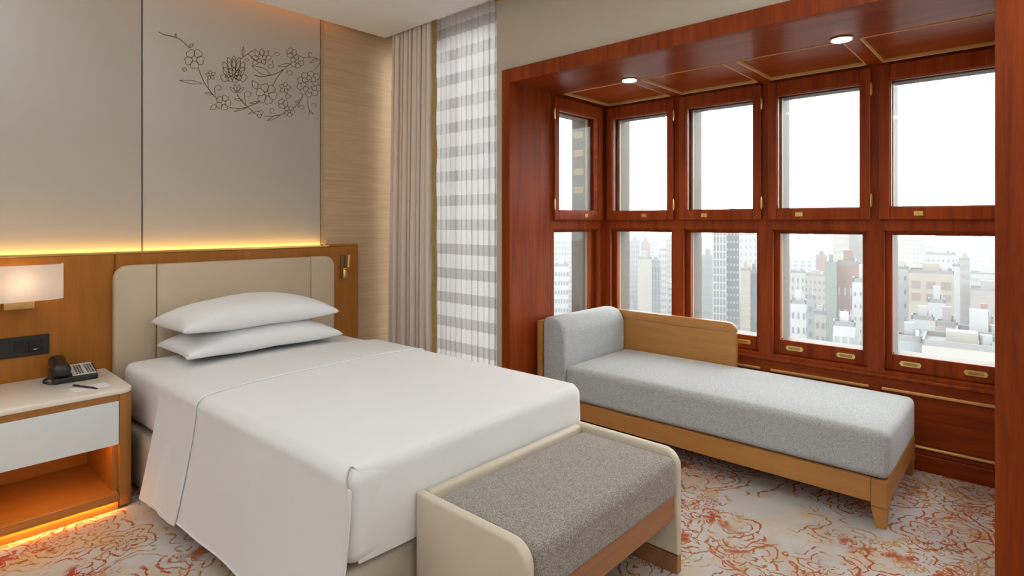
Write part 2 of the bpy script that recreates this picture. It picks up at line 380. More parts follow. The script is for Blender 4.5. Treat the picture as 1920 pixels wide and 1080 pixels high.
# window wall: cream wall with the curtain window opening and the bay opening
wr = MB()
wr.box(XW, 2.85, 2.478, 2.545, 0, 2.86); wr.box(XW, 2.85, BY0 - .12, 2.478, 2.25, 2.86)
wr.box(XW, 2.85, -2.6, BY0 - .12, 0, 2.86)
wr.box(XW + .10, 2.85, 2.545, 3.70, 0, .10); wr.box(XW + .10, 2.85, 2.545, 3.70, 2.70, 2.86)
wro = tag(wr.build('wall_right', 'cream_wall'), 'plain cream wall around and above the wooden window bay', 'wall', kind=S)
MB().box(XW - .02, XW, -2.6, 2.545, 2.705, 2.735).build('lit_pelmet', 'gold', wro)  # wood pelmet under cove light, its lit look put into the gold colour

# ------------------------------------------------------------------ window bay
XBK = 3.673
bf = tag(MB().prism([(2.478, 0), (2.478, 2.252), (BY0 - .12, 2.252), (BY0 - .12, 0), (BY0, 0), (BY0, SO), (BY1, SO), (BY1, 0)], 'x', XW - .022, XW + .02).build('trim_1', 'mah_z'),
         'wide mahogany surround framing the opening of the window bay', 'frame', kind=S)
wl = tag(MB().box(XW + .02, 3.03, BY1, 2.53, 0, SO).build('wall_bay_left', 'mah_z'), 'mahogany end wall of the window bay beside the sheer curtain', 'wall', kind=S)
wq = tag(MB().box(XW + .02, 3.03, BY0 - .12, BY0, 0, SO).build('wall_bay_right', 'mah_z'), 'mahogany end wall of the window bay opposite the striped curtain', 'wall', kind=S)
# soffit with recessed panels
sf = MB(); sf.box(XW + .02, 3.105, BY0 - .12, 2.53, SO, SO + .05)
cs = [2.394, 1.813, 1.232, .651, .07]
for c in cs: sf.box(3.105, 3.655, c - .035, c + .035, SO, SO + .05)
sf.box(3.655, 3.90, -.05, 2.56, SO, SO + .05); sf.box(2.85, 3.93, -.05, 2.60, SO + .05, SO + .3)
so = tag(sf.build('ceiling_bay', 'soffit'), 'glossy mahogany soffit of the window bay with sunk panels', 'ceiling', kind=S)
for a, b in zip(cs, cs[1:]):
    y0, y1 = b + .035, a - .035
    MB().box(3.105, 3.655, y0, y1, SO + .014, SO + .05).build('soffit_panel', 'soffit', so)
    m = MB(); e = .007
    for q in ((3.105, 3.105 + e, y0, y1), (3.655 - e, 3.655, y0, y1), (3.105, 3.655, y0, y0 + e), (3.105, 3.655, y1 - e, y1)): m.box(*q, SO - .004, SO + .02, .003, 1)
    m.build('panel_moulding', 'mah_gold', so)
for (px, py, dl) in ((1180, 149, 'small round downlight in the glossy bay soffit above the bolster half of the daybed'), (1578, 72, 'small round downlight in the glossy bay soffit above the foot half of the daybed')):
    p = onz(px, py, SO); d = empty('downlight', (p.x, p.y, SO - .004), label=dl, cat='downlight', group='downlights in the bay soffit')
    m = MB(); rim = [(math.cos(2 * PI * i / 24), math.sin(2 * PI * i / 24)) for i in range(24)]
    m.prism([(x * .05, y * .05) for x, y in rim], 'z', -.004, .004, .002); m.build('ring', 'chrome', d, local=True)
    m = MB(); m.prism([(x * .042, y * .042) for x, y in rim], 'z', -.0065, -.004); m.build('lens', 'lamp_white', d, local=True)
    l = bpy.data.lights.new('downlight_lamp', 'SPOT'); l.energy = 13; l.color = (1, .78, .48); l.spot_size = math.radians(120); l.spot_blend = .8; l.shadow_soft_size = .05
    lo = bpy.data.objects.new('downlight_lamp', l); COL.objects.link(lo); lo.location = (p.x, p.y, SO - .02)

# wall parts in wall coordinates: u along the wall (left to right seen from inside), v outwards, z
MBACK = Matrix(((0, 1, 0, XBK), (-1, 0, 0, 0), (0, 0, 1, 0), (0, 0, 0, 1)))       # u=-y, v=x-XBK
MLEFT = Matrix(((1, 0, 0, 0), (0, 1, 0, BY1), (0, 0, 1, 0), (0, 0, 0, 1)))        # u=x, v=y-BY1
MRIGHT = Matrix(((-1, 0, 0, 0), (0, -1, 0, BY0 - .04), (0, 0, 1, 0), (0, 0, 0, 1)))     # u=-x, v=BY0-y
def frame_bars(m, u0, u1, z0, z1, su, zt, zb, v0, v1, bev=.004):
    m.box(u0, u0 + su, v0, v1, z0, z1, bev, 1); m.box(u1 - su, u1, v0, v1, z0, z1, bev, 1)
    m.box(u0 + su, u1 - su, v0, v1, z1 - zt, z1, bev, 1); m.box(u0 + su, u1 - su, v0, v1, z0, z0 + zb, bev, 1)
def window(idx, T, c0, c1, label, latch, hinge):
    root = tag(frame_core(T, c0, c1).build('window_%d' % idx, 'mah_z'), label, 'window', kind=S)
    # hinged upper sash
    u0, u1 = c0 + .021, c1 - .021
    m = MB(); frame_bars(m, u0, u1, 1.315, 2.150, .05, .083, .065, -.022, .030)
    up = m.xf(T).build('upper_sash', 'mah_z', root)
    m = MB(); frame_bars(m, u0 + .042, u1 - .042, 1.373, 2.075, .012, .012, .012, -.010, .02, .002); m.xf(T).build('glazing_bead', 'mah_y', up)
    MB().box(u0 + .045, u1 - .045, .008, .013, 1.375, 2.072).xf(T).build('pane', 'glass', up)
    um = c0 + (c1 - c0) * latch
    lp = MB().box(um - .02, um + .02, -.026, -.021, 1.334, 1.360, .002, 1)
    lp.box(um - .006, um + .006, -.030, -.024, 1.341, 1.353, .002, 1); lp.xf(T).build('latch_plate', 'brass', up)
    for zz in (1.42, 2.03):
        uh = u1 + .006 if hinge > 0 else u0 - .006
        m = MB(); m.tube([(uh, -.026, zz - .038), (uh, -.026, zz - .032), (uh, -.026, zz + .032), (uh, -.026, zz + .038)], [.002, .0042, .0042, .002], 8)
        m.box(uh - .006, uh + .005, -.024, -.021, zz - .028, zz + .028); m.xf(T).build('hinge', 'brass', up, True)
    # sliding lower sash, set further out
    u0, u1 = c0 + .031, c1 - .031
    m = MB(); frame_bars(m, u0, u1, .492, 1.252, .040, .022, .088, .050, .084)
    lo = m.xf(T).build('lower_sash', 'mah_z', root)
    MB().box(u0 + .035, u1 - .035, .064, .069, .575, 1.235).xf(T).build('pane', 'glass', lo)
    for k in (.235, .765):
        uc = u0 + (u1 - u0) * k
        out = [(uc - .05, .536), (uc - .042, .522), (uc + .042, .522), (uc + .05, .536), (uc + .042, .550), (uc - .042, .550)]
        fp = MB().prism(out, 'y', .0445, .0505, .0015, 1).xf(T).build('finger_pull', 'brass', lo)
        inn = [(uc - .03, .529)] + arcpts(uc + .026, .536, .007, -PI / 2, PI / 2, 5) + arcpts(uc - .026, .536, .007, PI / 2, 3 * PI / 2, 5)
        MB().prism(inn[1:], 'y', .043, .0447).xf(T).build('recess', 'drape_trim', fp)
    # outer reveal lining and facade pillar faces
    m = MB()
    for (z0, z1) in ((1.38, 2.066), (.583, 1.232)):
        m.box(c0 + .058, c0 + .071, .0845, .105, z0, z1); m.box(c1 - .071, c1 - .058, .0845, .105, z0, z1)
    m.xf(T).build('reveal_lining', 'exttan', root)
    m = MB()
    m.box(c0, c0 + .071, .106, .23, .45, SO); m.box(c1 - .071, c1, .106, .23, .45, SO)
    m.box(c0 + .071, c1 - .071, .075, .17, 2.066, SO); m.box(c0 + .071, c1 - .071, .086, .20, 1.236, 1.38); m.box(c0, c1, .0855, .23, 0, .572)
    m.xf(T).build('facade_frame', 'ext', root)
    if idx == 5:
        for zz in (1.52, 1.66, 1.80, 1.94): MB().box(c1 - .0735, c1 - .0712, .12, .21, zz, zz + .05).xf(T).build('reveal_band', 'exttan', root)
    return root
def frame_core(T, c0, c1):
    m = MB()
    m.box(c0, c0 + .031, .002, .105, .47, SO); m.box(c1 - .031, c1, .002, .105, .47, SO)          # half mullions
    m.box(c0 + .031, c1 - .031, .002, .074, 1.254, 1.330)                                           # transom
    m.box(c0 + .031, c1 - .031, .018, .074, 1.243, 1.254)
    m.box(c0 + .031, c1 - .031, .010, .074, 2.120, SO)                                             # head
    m.box(c0 + .031, c1 - .031, .002, .085, .470, .491); m.box(c0, c1, -.012, .002, .455, .472, .003, 1)   # sill
    for q in (c0 + .031, c1 - .031 - .010): m.box(q, q + .010, .004, .025, .491, 1.254)
    m.xf(T); return m
Ls = ['tall mahogany window in the bay at the corner with its side light',
      'tall mahogany window in the bay overlooking the dark grid-fronted tower',
      'tall mahogany window in the bay overlooking the red-brown tower',
      'tall mahogany window in the bay overlooking the cream block with six windows']
for i in range(4): window(i + 1, MBACK, -cs[i], -cs[i + 1], Ls[i], (.58, .34, .34, .34)[i], 1)
window(5, MLEFT, 3.035, 3.656, 'narrow-looking mahogany side window on the end of the bay above the bolster', .62, -1)
window(6, MRIGHT, -3.656, -3.035, 'mahogany side window on the end of the bay facing the bolster end', .5, 1)
# corner posts
tag(MB().box(3.658, 3.90, 2.396, 2.64, .0, SO).build('trim_2', 'mah_z'), 'mahogany corner post of the window bay behind the bolster', 'post', kind=S)
tag(MB().box(3.658, 3.90, -.12, .068, .0, SO).build('trim_3', 'mah_z'), 'mahogany corner post of the window bay at the foot end of the daybed', 'post', kind=S)
# wainscot below the windows
ws = tag(MB().box(3.683, 3.73, .07, 2.394, 0, .456).build('wall_bay_back', 'mah_y'), 'mahogany wainscot below the bay windows', 'wall', kind=S)
MB().box(3.672, 3.684, .07, 2.394, .40, .456).build('top_rail', 'mah_y', ws); 
m = MB(); m.box(3.662, 3.684, .07, 2.394, 0, .085, .003, 1); m.box(3.668, 3.684, .07, 2.394, .085, .108, .004, 1); m.build('skirting', 'mah_y', ws)
for c in cs: MB().box(3.672, 3.684, max(c - .03, .07), min(c + .03, 2.394), .108, .40).build('stile', 'mah_z', ws)
for a, b in zip(cs, cs[1:]):
    y0, y1 = b + .03, a - .03
    MB().box(3.677, 3.684, y0 + .014, y1 - .014, .134, .388, .004, 1).build('raised_panel', 'mah_y', ws)
    m = MB()
    for q in ((y0, y1, .388, .404), (y0, y1, .113, .127)): m.box(3.664, 3.684, *q, .004, 1)
    m.build('gilt_moulding', 'mah_gold', ws)
for T, a, b, nm in ((MLEFT, 3.035, 3.656, 'trim_4'), (MRIGHT, -3.656, -3.035, 'trim_5')):
    tag(MB().box(a, b, .002, .06, 0, .456).xf(T).build(nm, 'mah_x'), 'mahogany panel below the bay side window ' + ('by the bolster' if nm == 'trim_4' else 'facing the bolster'), 'panel', kind=S)

# ------------------------------------------------------------------ curtain window, sheer and drape
m = MB(); frame_bars(m, 2.545, 3.70, .10, 2.70, .06, .06, .06, 0, .05)
m.box(3.10, 3.15, 0, .05, .16, 2.64)
cwn = tag(m.xf(Matrix(((0, 1, 0, 2.78), (1, 0, 0, 0), (0, 0, 1, 0), (0, 0, 0, 1)))).build('window_7', 'ext'), 'tall window behind the striped sheer curtain', 'window', kind=S)
MB().box(2.80, 2.806, 2.60, 3.64, .15, 2.65).build('pane', 'glass', cwn)
def hang(y0, y1, xc, amp, folds, z0, z1, flare=0.0, ph=0.0, tight=.5, seed=1, sharp=False):
    rnd = random.Random(seed); offs = [rnd.uniform(-.25, .25) for _ in range(folds + 2)]
    def fn(u, v):
        z = z1 + (z0 - z1) * v
        k = u * folds; i = int(min(k, folds - 1)); uu = u + (offs[i] * (1 - (k - i)) + offs[i + 1] * (k - i)) * .35 / folds
        a = amp * (tight + (1 - tight) * min(1, v * 1.6))
        y = y0 + (y1 - y0) * u + flare * v * u + .006 * math.sin(uu * folds * 4 * PI + 1)
        x = xc + a * math.sin(uu * folds * 2 * PI + ph) + .25 * a * math.sin(uu * folds * 4.6 * PI + 2 * v)
        if sharp: x = xc + a * (1 - 2 * abs(math.sin(uu * folds * PI + ph)) ** .75) + .2 * a * math.sin(uu * folds * 3.1 * PI + 1.5 * v)
        return Vector((x, y, z))
    return fn
sc = empty('sheer_curtain', (2.695, 2.83, .03), label='translucent white sheer curtain with woven horizontal stripes', cat='curtain')
MB().grid(hang(2.552, 3.25, 2.695, .015, 13, .03, 2.75, 0, .4, .8, 3), 380, 30).build('fabric', 'sheer', sc, 'full')
MB().box(2.685, 2.705, 2.55, 3.60, 2.755, 2.775).build('track', 'ceiling', sc)
dr = empty('drape', (2.60, 3.35, .03), label='heavy taupe drape gathered in the corner with a gold braid edge', cat='curtain')
MB().grid(hang(3.105, 3.565, 2.592, .040, 9, .03, 2.76, .035, 0, .62, 8, True), 420, 24).build('fabric', 'drape', dr, 'full')
MB().grid(lambda u, v: Vector((2.580 + .03 * u + .003 * math.sin(v * 40), 3.098 - .012 * u + .002 * math.sin(v * 46 + 1), 2.76 + (.03 - 2.76) * v)), 4, 120).build('braid', 'drape_trim', dr, True)
MB().box(2.595, 2.615, 3.0, 3.62, 2.765, 2.785).build('track', 'ceiling', dr)

# ------------------------------------------------------------------ backboard and headboard
YF = 3.585
xseam = ony(215.5, 600, YF).x; xbr = ony(672, 600, YF).x
bb = empty('backboard', (1.2, YF, 0), label='low warm brown wooden wall board running behind the bed and nightstand', cat='wall board')
MB().box(-1.2, xseam - .0015, YF, 3.655, .0, 1.132, .002, 1).build('board_panel', 'board', bb)
MB().box(xseam + .0015, xbr, YF, 3.655, .0, 1.132, .006, 2).build('board_panel', 'board', bb)
MB().box(-1.2, xg, YF - .002, YF + .012, 1.132, 1.144, .002, 1).build('gilt_lip', 'gold', bb)
MB().box(xg, xbr, YF, 3.655, 1.132, 1.146, .004, 1).build('cap', 'board', bb)
MB().box(-1.2, xg - .01, 3.634, 3.648, 1.128, 1.134).build('led_strip', 'led', bb)
hx0 = ony(214.5, 600, 3.53).x; hx1 = ony(628, 600, 3.53).x; hs0 = ony(295, 600, 3.53).x; hs1 = ony(583, 600, 3.53).x; HT = 1.072; r = .07
hb = empty('headboard', ((hx0 + hx1) / 2, 3.56, .30), label='padded beige leather headboard with rounded top corners and two vertical seams', cat='headboard')
MB().prism([(hx0, .25), (hs0 - .0015, .25), (hs0 - .0015, HT)] + arcpts(hx0 + r, HT - r, r, PI / 2, PI), 'y', 3.53, YF - .003, .012, 3).build('side_pad', 'leather', hb, True)
MB().prism([(hs1 + .0015, .25), (hx1, .25)] + arcpts(hx1 - r, HT - r, r, 0, PI / 2) + [(hs1 + .0015, HT)], 'y', 3.53, YF - .003, .012, 3).build('side_pad', 'leather', hb, True)
MB().box(hs0, hs1, 3.53, YF - .003, .25, HT, .006, 2).build('centre_pad', 'leather', hb, True)

# reading light on the board
p = ony(644, 500, YF)
rl = empty('reading_light', (p.x, YF, p.z), label='slim brass reading light on the board beside the headboard', cat='reading light')
pw = .026
MB().box(p.x - pw, p.x + .012, YF - .010, YF, p.z - .082, p.z + .082, .002, 1).build('back_plate', 'bronze', rl, True)
MB().box(p.x - pw + .004, p.x + .014, YF - .034, YF - .0105, p.z - .080, p.z - .008, .003, 2).build('base_block', 'gold', rl, True)
MB().tube([(p.x + .012, YF - .040, p.z - .006), (p.x + .012, YF - .040, p.z - .003), (p.x + .018, YF - .040, p.z + .080), (p.x + .018, YF - .040, p.z + .083)], [.008, .011, .011, .008], 14).build('lamp_head', 'gold', rl, True)
MB().tube([(p.x + .012, YF - .034, p.z - .02), (p.x + .012, YF - .040, p.z - .006)], .006, 10).build('hinge', 'gold', rl, True)
MB().box(p.x - .014, p.x + .004, YF - .0355, YF - .0342, p.z - .022, p.z - .015).build('switch', 'black', rl)

# ------------------------------------------------------------------ bronze flower drawing on the wall panel
wa = empty('floral_wall_art', tuple(ony(450, 140, YB)), label='bronze line drawing of flowering branches on the wall panel', cat='wall art')
def Z(u, v): q = ony(260 + u / 5.047, 30 + v / 5.047, YB); return Vector((min(q.x, xe - .003), YB - .0005, q.z))
def smooth(pts, k=6, closed=False):
    out = []; n = len(pts); rng = range(n if closed else n - 1)
    for i in rng:
        g = lambda j: Vector((*(pts[j % n] if closed else pts[max(0, min(n - 1, j))]), 0))
        p0, p1, p2, p3 = g(i - 1), g(i), g(i + 1), g(i + 2)
        for s in range(k):
            t = s / k
            q = .5 * ((2 * p1) + (p2 - p0) * t + (2 * p0 - 5 * p1 + 4 * p2 - p3) * t * t + (3 * p1 - p0 - 3 * p2 + p3) * t ** 3); out.append((q.x, q.y))
    out.append(pts[0] if closed else pts[-1]); return out
def line(m, pts, wd=1.0, sm=True, closed=False):
    if sm: pts = smooth(pts, 5, closed)
    elif closed: pts = pts + [pts[0]]
    m.ribbon([Z(*q) for q in pts], .0029 * wd, (0, -1, 0), .0012)
def fin(m, name): m.build(name, 'bronze', wa)
for pts, wd in (([(190, 150), (250, 180), (330, 195), (380, 215), (430, 255), (480, 305)], 1.5), ([(560, 490), (590, 560), (620, 630), (660, 690), (700, 740), (745, 790)], 1.5),
                ([(650, 600), (656, 650), (662, 690), (690, 730)], 1), ([(860, 865), (930, 875), (1000, 870), (1080, 840), (1150, 800)], 1.4), ([(930, 740), (970, 800), (1030, 860), (1090, 910)], 1.4),
                ([(1180, 945), (1260, 950), (1340, 935), (1390, 910)], 1.1), ([(1270, 660), (1300, 600), (1350, 530), (1430, 455)], 1.3), ([(1370, 505), (1320, 535), (1250, 560), (1160, 575), (1100, 560)], 1.5),
                ([(1460, 880), (1500, 840), (1535, 790), (1555, 750)], 1.3), ([(960, 410), (1000, 380), (1050, 345), (1110, 310)], 1.2), ([(1550, 395), (1620, 390), (1690, 405), (1728, 430)], 1.1),
                ([(1600, 780), (1605, 850), (1615, 900), (1608, 945)], 1), ([(1030, 355), (1080, 400), (1130, 440)], 1.0), ([(1728, 430), (1690, 480), (1660, 510)], 1.0)):
    m = MB(); line(m, pts, wd); fin(m, 'branch')
def leaf(a, b, w_, wd=1.0):
    ax, ay = a; bx, by = b; dx, dy = bx - ax, by - ay; n = (-dy * w_, dx * w_); m = MB()
    line(m, [a, (ax + dx * .35 + n[0], ay + dy * .35 + n[1]), (ax + dx * .7 + n[0] * .7, ay + dy * .7 + n[1] * .7), b], wd)
    line(m, [a, (ax + dx * .35 - n[0], ay + dy * .35 - n[1]), (ax + dx * .7 - n[0] * .7, ay + dy * .7 - n[1] * .7), b], wd); fin(m, 'leaf')
for a, b, w_ in (((600, 640), (385, 610), .07), ((480, 300), (515, 260), .22), ((440, 490), (425, 525), .5), ((350, 200), (352, 165), .2), ((700, 745), (625, 728), .14), ((735, 845), (675, 885), .3),
                 ((985, 800), (905, 785), .14), ((1030, 862), (900, 905), .06), ((1095, 915), (1035, 925), .14), ((1125, 690), (1075, 610), .28), ((1145, 815), (1050, 825), .1), ((1340, 935), (1215, 990), .1),
                 ((1440, 455), (1320, 475), .1), ((1250, 560), (1070, 470), .14), ((985, 385), (990, 290), .1), ((1535, 795), (1475, 820), .14), ((1612, 890), (1650, 930), .12), ((1385, 760), (1440, 760), .4), ((1690, 405), (1620, 445), .14)):
    leaf(a, b, w_)
def curl(c, r, a0, tail, sgn=1):
    m = MB(); pts = [tail] if tail else []
    for i in range(15):
        a = a0 + sgn * i / 14 * 1.75 * PI; rr = r * (1 - .62 * i / 14); pts.append((c[0] + rr * math.cos(a), c[1] + rr * math.sin(a)))
    line(m, pts, .8); fin(m, 'tendril')
for c, r_, a0, tail in (((755, 685), 36, PI, (722, 750)), ((1038, 745), 38, PI, (1012, 850)), ((1265, 892), 28, PI * .6, (1300, 925)), ((1545, 868), 30, PI, (1520, 815)), ((1662, 848), 26, PI, None), ((1625, 360), 22, PI * .5, (1605, 385)),
                      ((1245, 475), 28, 0, (1265, 420)), ((1025, 420), 20, PI, None), ((1432, 545), 32, PI, (1405, 500)), ((1312, 365), 26, PI, None), ((930, 585), 24, 0, None)):
    curl(c, r_, a0, tail)
def flower(c, r_, n, rot=0.0, core=.25, squash=1.0):
    m = MB(); cx, cy = c
    for k in range(n):
        a = rot + 2 * PI * k / n; h = PI / n; P = lambda rr, aa: (cx + rr * r_ * math.cos(aa) * squash, cy + rr * r_ * math.sin(aa))
        line(m, [P(core, a - h * .6), P(.72, a - h * .95), P(.98, a - h * .5), P(.93, a), P(.98, a + h * .5), P(.72, a + h * .95), P(core, a + h * .6)], .9)
    line(m, [(cx + core * r_ * math.cos(t * PI / 4), cy + core * r_ * math.sin(t * PI / 4)) for t in range(8)], .9, True, True); fin(m, 'flower')
flower((527, 403), 95, 5, .3); flower((800, 820), 74, 5, .1); flower((1210, 738), 100, 6, .25, .2); flower((1500, 430), 66, 6, .4); flower((1425, 902), 52, 5, .2); flower((1445, 350), 50, 3, -2.2, .12); flower((1365, 830), 48, 3, -2.2, .12)
# many-petalled blooms
def bloom(c, rings, name='bloom', sx=1.0, sy=1.0):
    m = MB()
    for (r0, r1, n, rot, a0, a1) in rings:
        for k in range(n):
            a = a0 + (a1 - a0) * (k + .5) / n + rot; h = (a1 - a0) / n / 2; P = lambda rr, aa: (c[0] + sx * rr * math.cos(aa), c[1] + sy * rr * math.sin(aa))
            line(m, [P(r0, a - h * .8), P((r0 + r1) / 2, a - h), P(r1, a), P((r0 + r1) / 2, a + h), P(r0, a + h * .8)], .9, True)
    fin(m, name)
bloom((1618, 645), [(20, 45, 6, 0, 0, 2 * PI), (45, 85, 8, .3, 0, 2 * PI), (80, 125, 10, .1, 0, 2 * PI)])
bloom((900, 610), [(20, 60, 3, 0, PI * 1.15, PI * 1.85), (50, 120, 5, 0, PI * 1.0, PI * 2.0), (90, 190, 7, 0, PI * .98, PI * 2.02), (120, 222, 5, 0, PI * 1.2, PI * 1.8)], 'bloom', .68, 1.06)
bloom((900, 560), [(10, 45, 5, .2, 0, 2 * PI), (40, 78, 7, 0, 0, 2 * PI)])
bloom((930, 735), [(10, 90, 4, 0, PI * 1.15, PI * 1.85)], 'calyx')
bloom((1165, 410), [(10, 55, 4, .2, 0, 2 * PI), (40, 100, 6, -.5, PI * .9, PI * 2.2)])
bloom((680, 560), [(5, 50, 5, .2, 0, 2 * PI)], 'bud'); bloom((1382, 680), [(8, 58, 5, .5, 0, 2 * PI)], 'bud'); bloom((1140, 925), [(8, 42, 3, .4, 0, 2 * PI)], 'bud')

# ------------------------------------------------------------------ bed (local frame: origin at head centre on the floor, -y to the foot)
BR = math.radians(1.8); BO = Vector((1.43, 3.522, 0)); HW = .59; LEN = 2.052; TZ = .575
bed = empty('bed', BO, BR, label='single bed with beige divan base made up in white linen', cat='bed')
MB().rounded(-HW - .022, HW + .010, -LEN + .004, -.012, .022, .290, .025, 10).build('base', 'bedbase', bed, True, True)
MB().rounded(-HW + .004, HW - .004, -LEN + .016, -.010, .298, TZ, .045, 26, .022).build('mattress', 'sheet', bed, 'full', True)
for sx in (-1, 1):
    for yy in (-.15, -LEN + .15): MB().box(sx * .48 - .03, sx * .48 + .03, yy - .03, yy + .03, 0, .035).build('foot', 'dark_in', bed, False, True)
# cover: cross profile from the left hem over the top to the right tuck, as a function of y
def profile(t, lift, hem, tuck, flare):
    """t 0..1 from left hem to right tuck -> (x, z)"""
    R = .042; x0 = -HW - lift; x1 = HW + lift; zt = TZ + lift
    segs = [('v', zt - R - hem), ('a', R * PI / 2), ('h', x1 - x0 - 2 * R), ('b', R * PI / 2), ('w', zt - R - tuck)]
    tot = [.30, .08, .42, .08, .12]; acc = 0
    for (k, ln), f in zip(segs, tot):
        if t <= acc + f + 1e-9 or k == 'w':
            q = min(1, max(0, (t - acc) / f)); break
        acc += f
    if k == 'v': return x0 - flare * (1 - q) ** 1.3, hem + (zt - R - hem) * q
    if k == 'a': a = PI - q * PI / 2; return x0 + R + R * math.cos(a), zt - R + R * math.sin(a)
    if k == 'h':
        x = x0 + R + (x1 - x0 - 2 * R) * q; return x, zt
    if k == 'b': a = PI / 2 - q * PI / 2; return x1 - R + R * math.cos(a), zt - R + R * math.sin(a)
    return x1, zt - R - (zt - R - tuck) * q
def crown(x, y):
    fx = min(1, abs(x) / HW); fy = min(1, abs((y + LEN / 2) / (LEN / 2))); return .022 * (1 - fx ** 4) * (1 - fy ** 4)
FOOT = -LEN - .006
def cover_fn(ya, yb, lift, hem0, hem1, flare0, flare1, rip=0.0, skew=0.0):
    def fn(u, v):
        y = ya + (yb - ya) * v
        x, z = profile(u, lift, hem0 + (hem1 - hem0) * v, .30, flare0 + (flare1 - flare0) * v)
        dep = max(0, (TZ - .045 - z)) / .45 if x < 0 else 0
        x -= rip * dep * (math.sin(v * 9 + 1) + .5 * math.sin(v * 23))
        y += skew * dep
        if z > TZ - .03: z += crown(x, y)
        return Vector((x, y, z))
    return fn
cv = empty('bed_cover', BO, BR, label='white bed cover hanging down the side of the bed and tucked in at the foot', cat='bed cover')
YE = FOOT
# fitted part over mattress top, foot and sides
t_ = MB().rounded(-HW - .009, HW + .009, FOOT - .004, -.66, .304, TZ + .008, .042, 30, .022)
bmesh.ops.delete(t_.bm, geom=[f for f in t_.bm.faces if f.calc_center_median().z < .31 or f.calc_center_median().y > -.665], context='FACES')
t_.build('tucked_cover', 'linen', cv, 'full', True)
V1, RF = .80, .040
def main_cover(u, v):
    """sheet lying on top, hanging down the left side; the middle columns roll over the foot and run down it"""
    hang_ = u < .30; flap = .38 - 1e-6 <= u <= .80 + 1e-6
    yend = YE - .010 if hang_ else YE + RF - .008
    if .30 <= u < .38: yend = YE - .010 + (RF + .002) * (u - .30) / .08
    q = min(1, v / V1); w_ = max(0, (v - V1) / (1 - V1))
    p = cover_fn(-.70, yend, .0125, .095, .100, .062, .050, .005)(u, q)
    if w_ > 0:
        if flap:
            arc = RF * PI / 2; z0 = p.z; drop = z0 - RF - .308; s_ = w_ * (arc + drop)
            if s_ < arc: p.y -= RF * math.sin(s_ / RF); p.z -= RF * (1 - math.cos(s_ / RF))
            else: p.y -= RF; p.z -= RF + (s_ - arc); p.y -= .006 * math.sin(min(1, (s_ - arc) / drop) * PI)
            p.y += .014 * max(0, 1 - (u - .38) / .07) ** 1.5 * min(1, w_ * 6)
        elif hang_: p.x += .010 * w_; p.y -= .004 * math.sin(w_ * PI)
    return p
MB().grid(main_cover, 150, 110).build('side_drape', 'linen', cv, 'full', True, False)
m = MB(); m.tube([main_cover(i / 60 * .299, .80) + Vector((-.001, -.001, 0)) for i in range(61)], .0035, 6); m.build('hem', 'linen', cv, 'full', True)
m = MB(); m.tube([main_cover(0, i / 60 * .80) for i in range(61)], .0035, 6); m.build('hem', 'linen', cv, 'full', True)
sb = empty('sheet_band', BO, BR, label='white top sheet folded back in a band over the bed cover below the pillows', cat='bed sheet')
MB().grid(cover_fn(-.60, -1.005, .0165, .072, .085, .063, .066, .003, .05), 110, 24).build('band', 'sheet', sb, 'full', True)
m = MB()
def edge_pts(v, lift): f = cover_fn(-.60, -1.005, lift, .072, .085, .063, .066, .003, .05); return [f(i / 90, v) for i in range(84)]
m.tube(edge_pts(1.0, .0165), .0036, 6); m.build('hem', 'pillow', sb, 'full', True)

def pillow(name, cx, cy, z, wx, wy, h, rz, label, sag=0.0, mid=.40):
    o = empty(name, (cx, cy, z), rz, label=label, cat='pillow', group='pillows stacked against the headboard')
    m = MB()
    def surf(sgn):
        def fn(u, v):
            a, b = u * 2 - 1, v * 2 - 1
            e = max(0, (1 - a * a)) ** .42 * max(0, (1 - b * b)) ** .42
            kx = 1 - .055 * (1 - b * b) * abs(a) ** 3 * 1.0; ky = 1 - .07 * (1 - a * a) * abs(b) ** 3
            x, y = a * wx / 2 * kx, b * wy / 2 * ky
            zz = h * (mid + ((1 - mid) if sgn > 0 else -mid) * e) + sag * abs(a) ** 2.2
            zz += .004 * e * math.sin(a * 7 + b * 3) * sgn
            return Vector((x, y, zz))
        return fn
    m.grid(surf(1), 48, 32); m.grid(surf(-1), 48, 32)
    bmesh.ops.remove_doubles(m.bm, verts=m.bm.verts, dist=.0012)
    m.build('case', 'pillow', o, 'full', True)
    return o
pillow('pillow', 1.425, 3.262, .604, .86, .47, .150, BR - .03, 'plump white pillow lying directly on the bed, lower of the two', -.012, .30)
pillow('pillow', 1.405, 3.270, .722, .87, .46, .175, BR + .01, 'plump white pillow on top of the other pillow', -.016, .36)

# ------------------------------------------------------------------ bench at the foot
bx0, bx1, by0, by1, bz = 1.128, 2.012, .975, 1.437, .455
bn = empty('bench', ((bx0 + bx1) / 2, (by0 + by1) / 2, 0), label='bench with tweed seat and cream leather sides at the foot of the bed', cat='bench')
r = .065; prof = [(by0, .07)] + arcpts(by0 + r, bz - r, r, PI, PI / 2) + [(by1, bz), (by1, .07)]
for a, b in ((bx0, bx0 + .036), (bx1 - .036, bx1)):
    MB().prism(prof, 'x', a, b, .011, 3).build('side_panel', 'bleather', bn, True)
    MB().box(a + .002, b - .002, by0 + .002, by1 - .002, 0, .068, .002, 1).build('plinth', 'bench_w', bn)
MB().box(bx0 + .037, bx1 - .037, by1 - .036, by1, .07, bz, .014, 3).build('back_panel', 'bleather', bn, True)
MB().box(bx0 + .037, bx1 - .037, by1 - .034, by1 - .002, 0, .068).build('plinth', 'bench_w', bn)
MB().box(bx0 + .037, bx1 - .037, by0 + .012, by0 + .03, .205, .290, .002, 1).build('apron', 'bench_w', bn)
MB().box(bx0 + .037, bx1 - .037, by0 + .03, by1 - .037, .215, .288).build('seat_board', 'dark_in', bn)
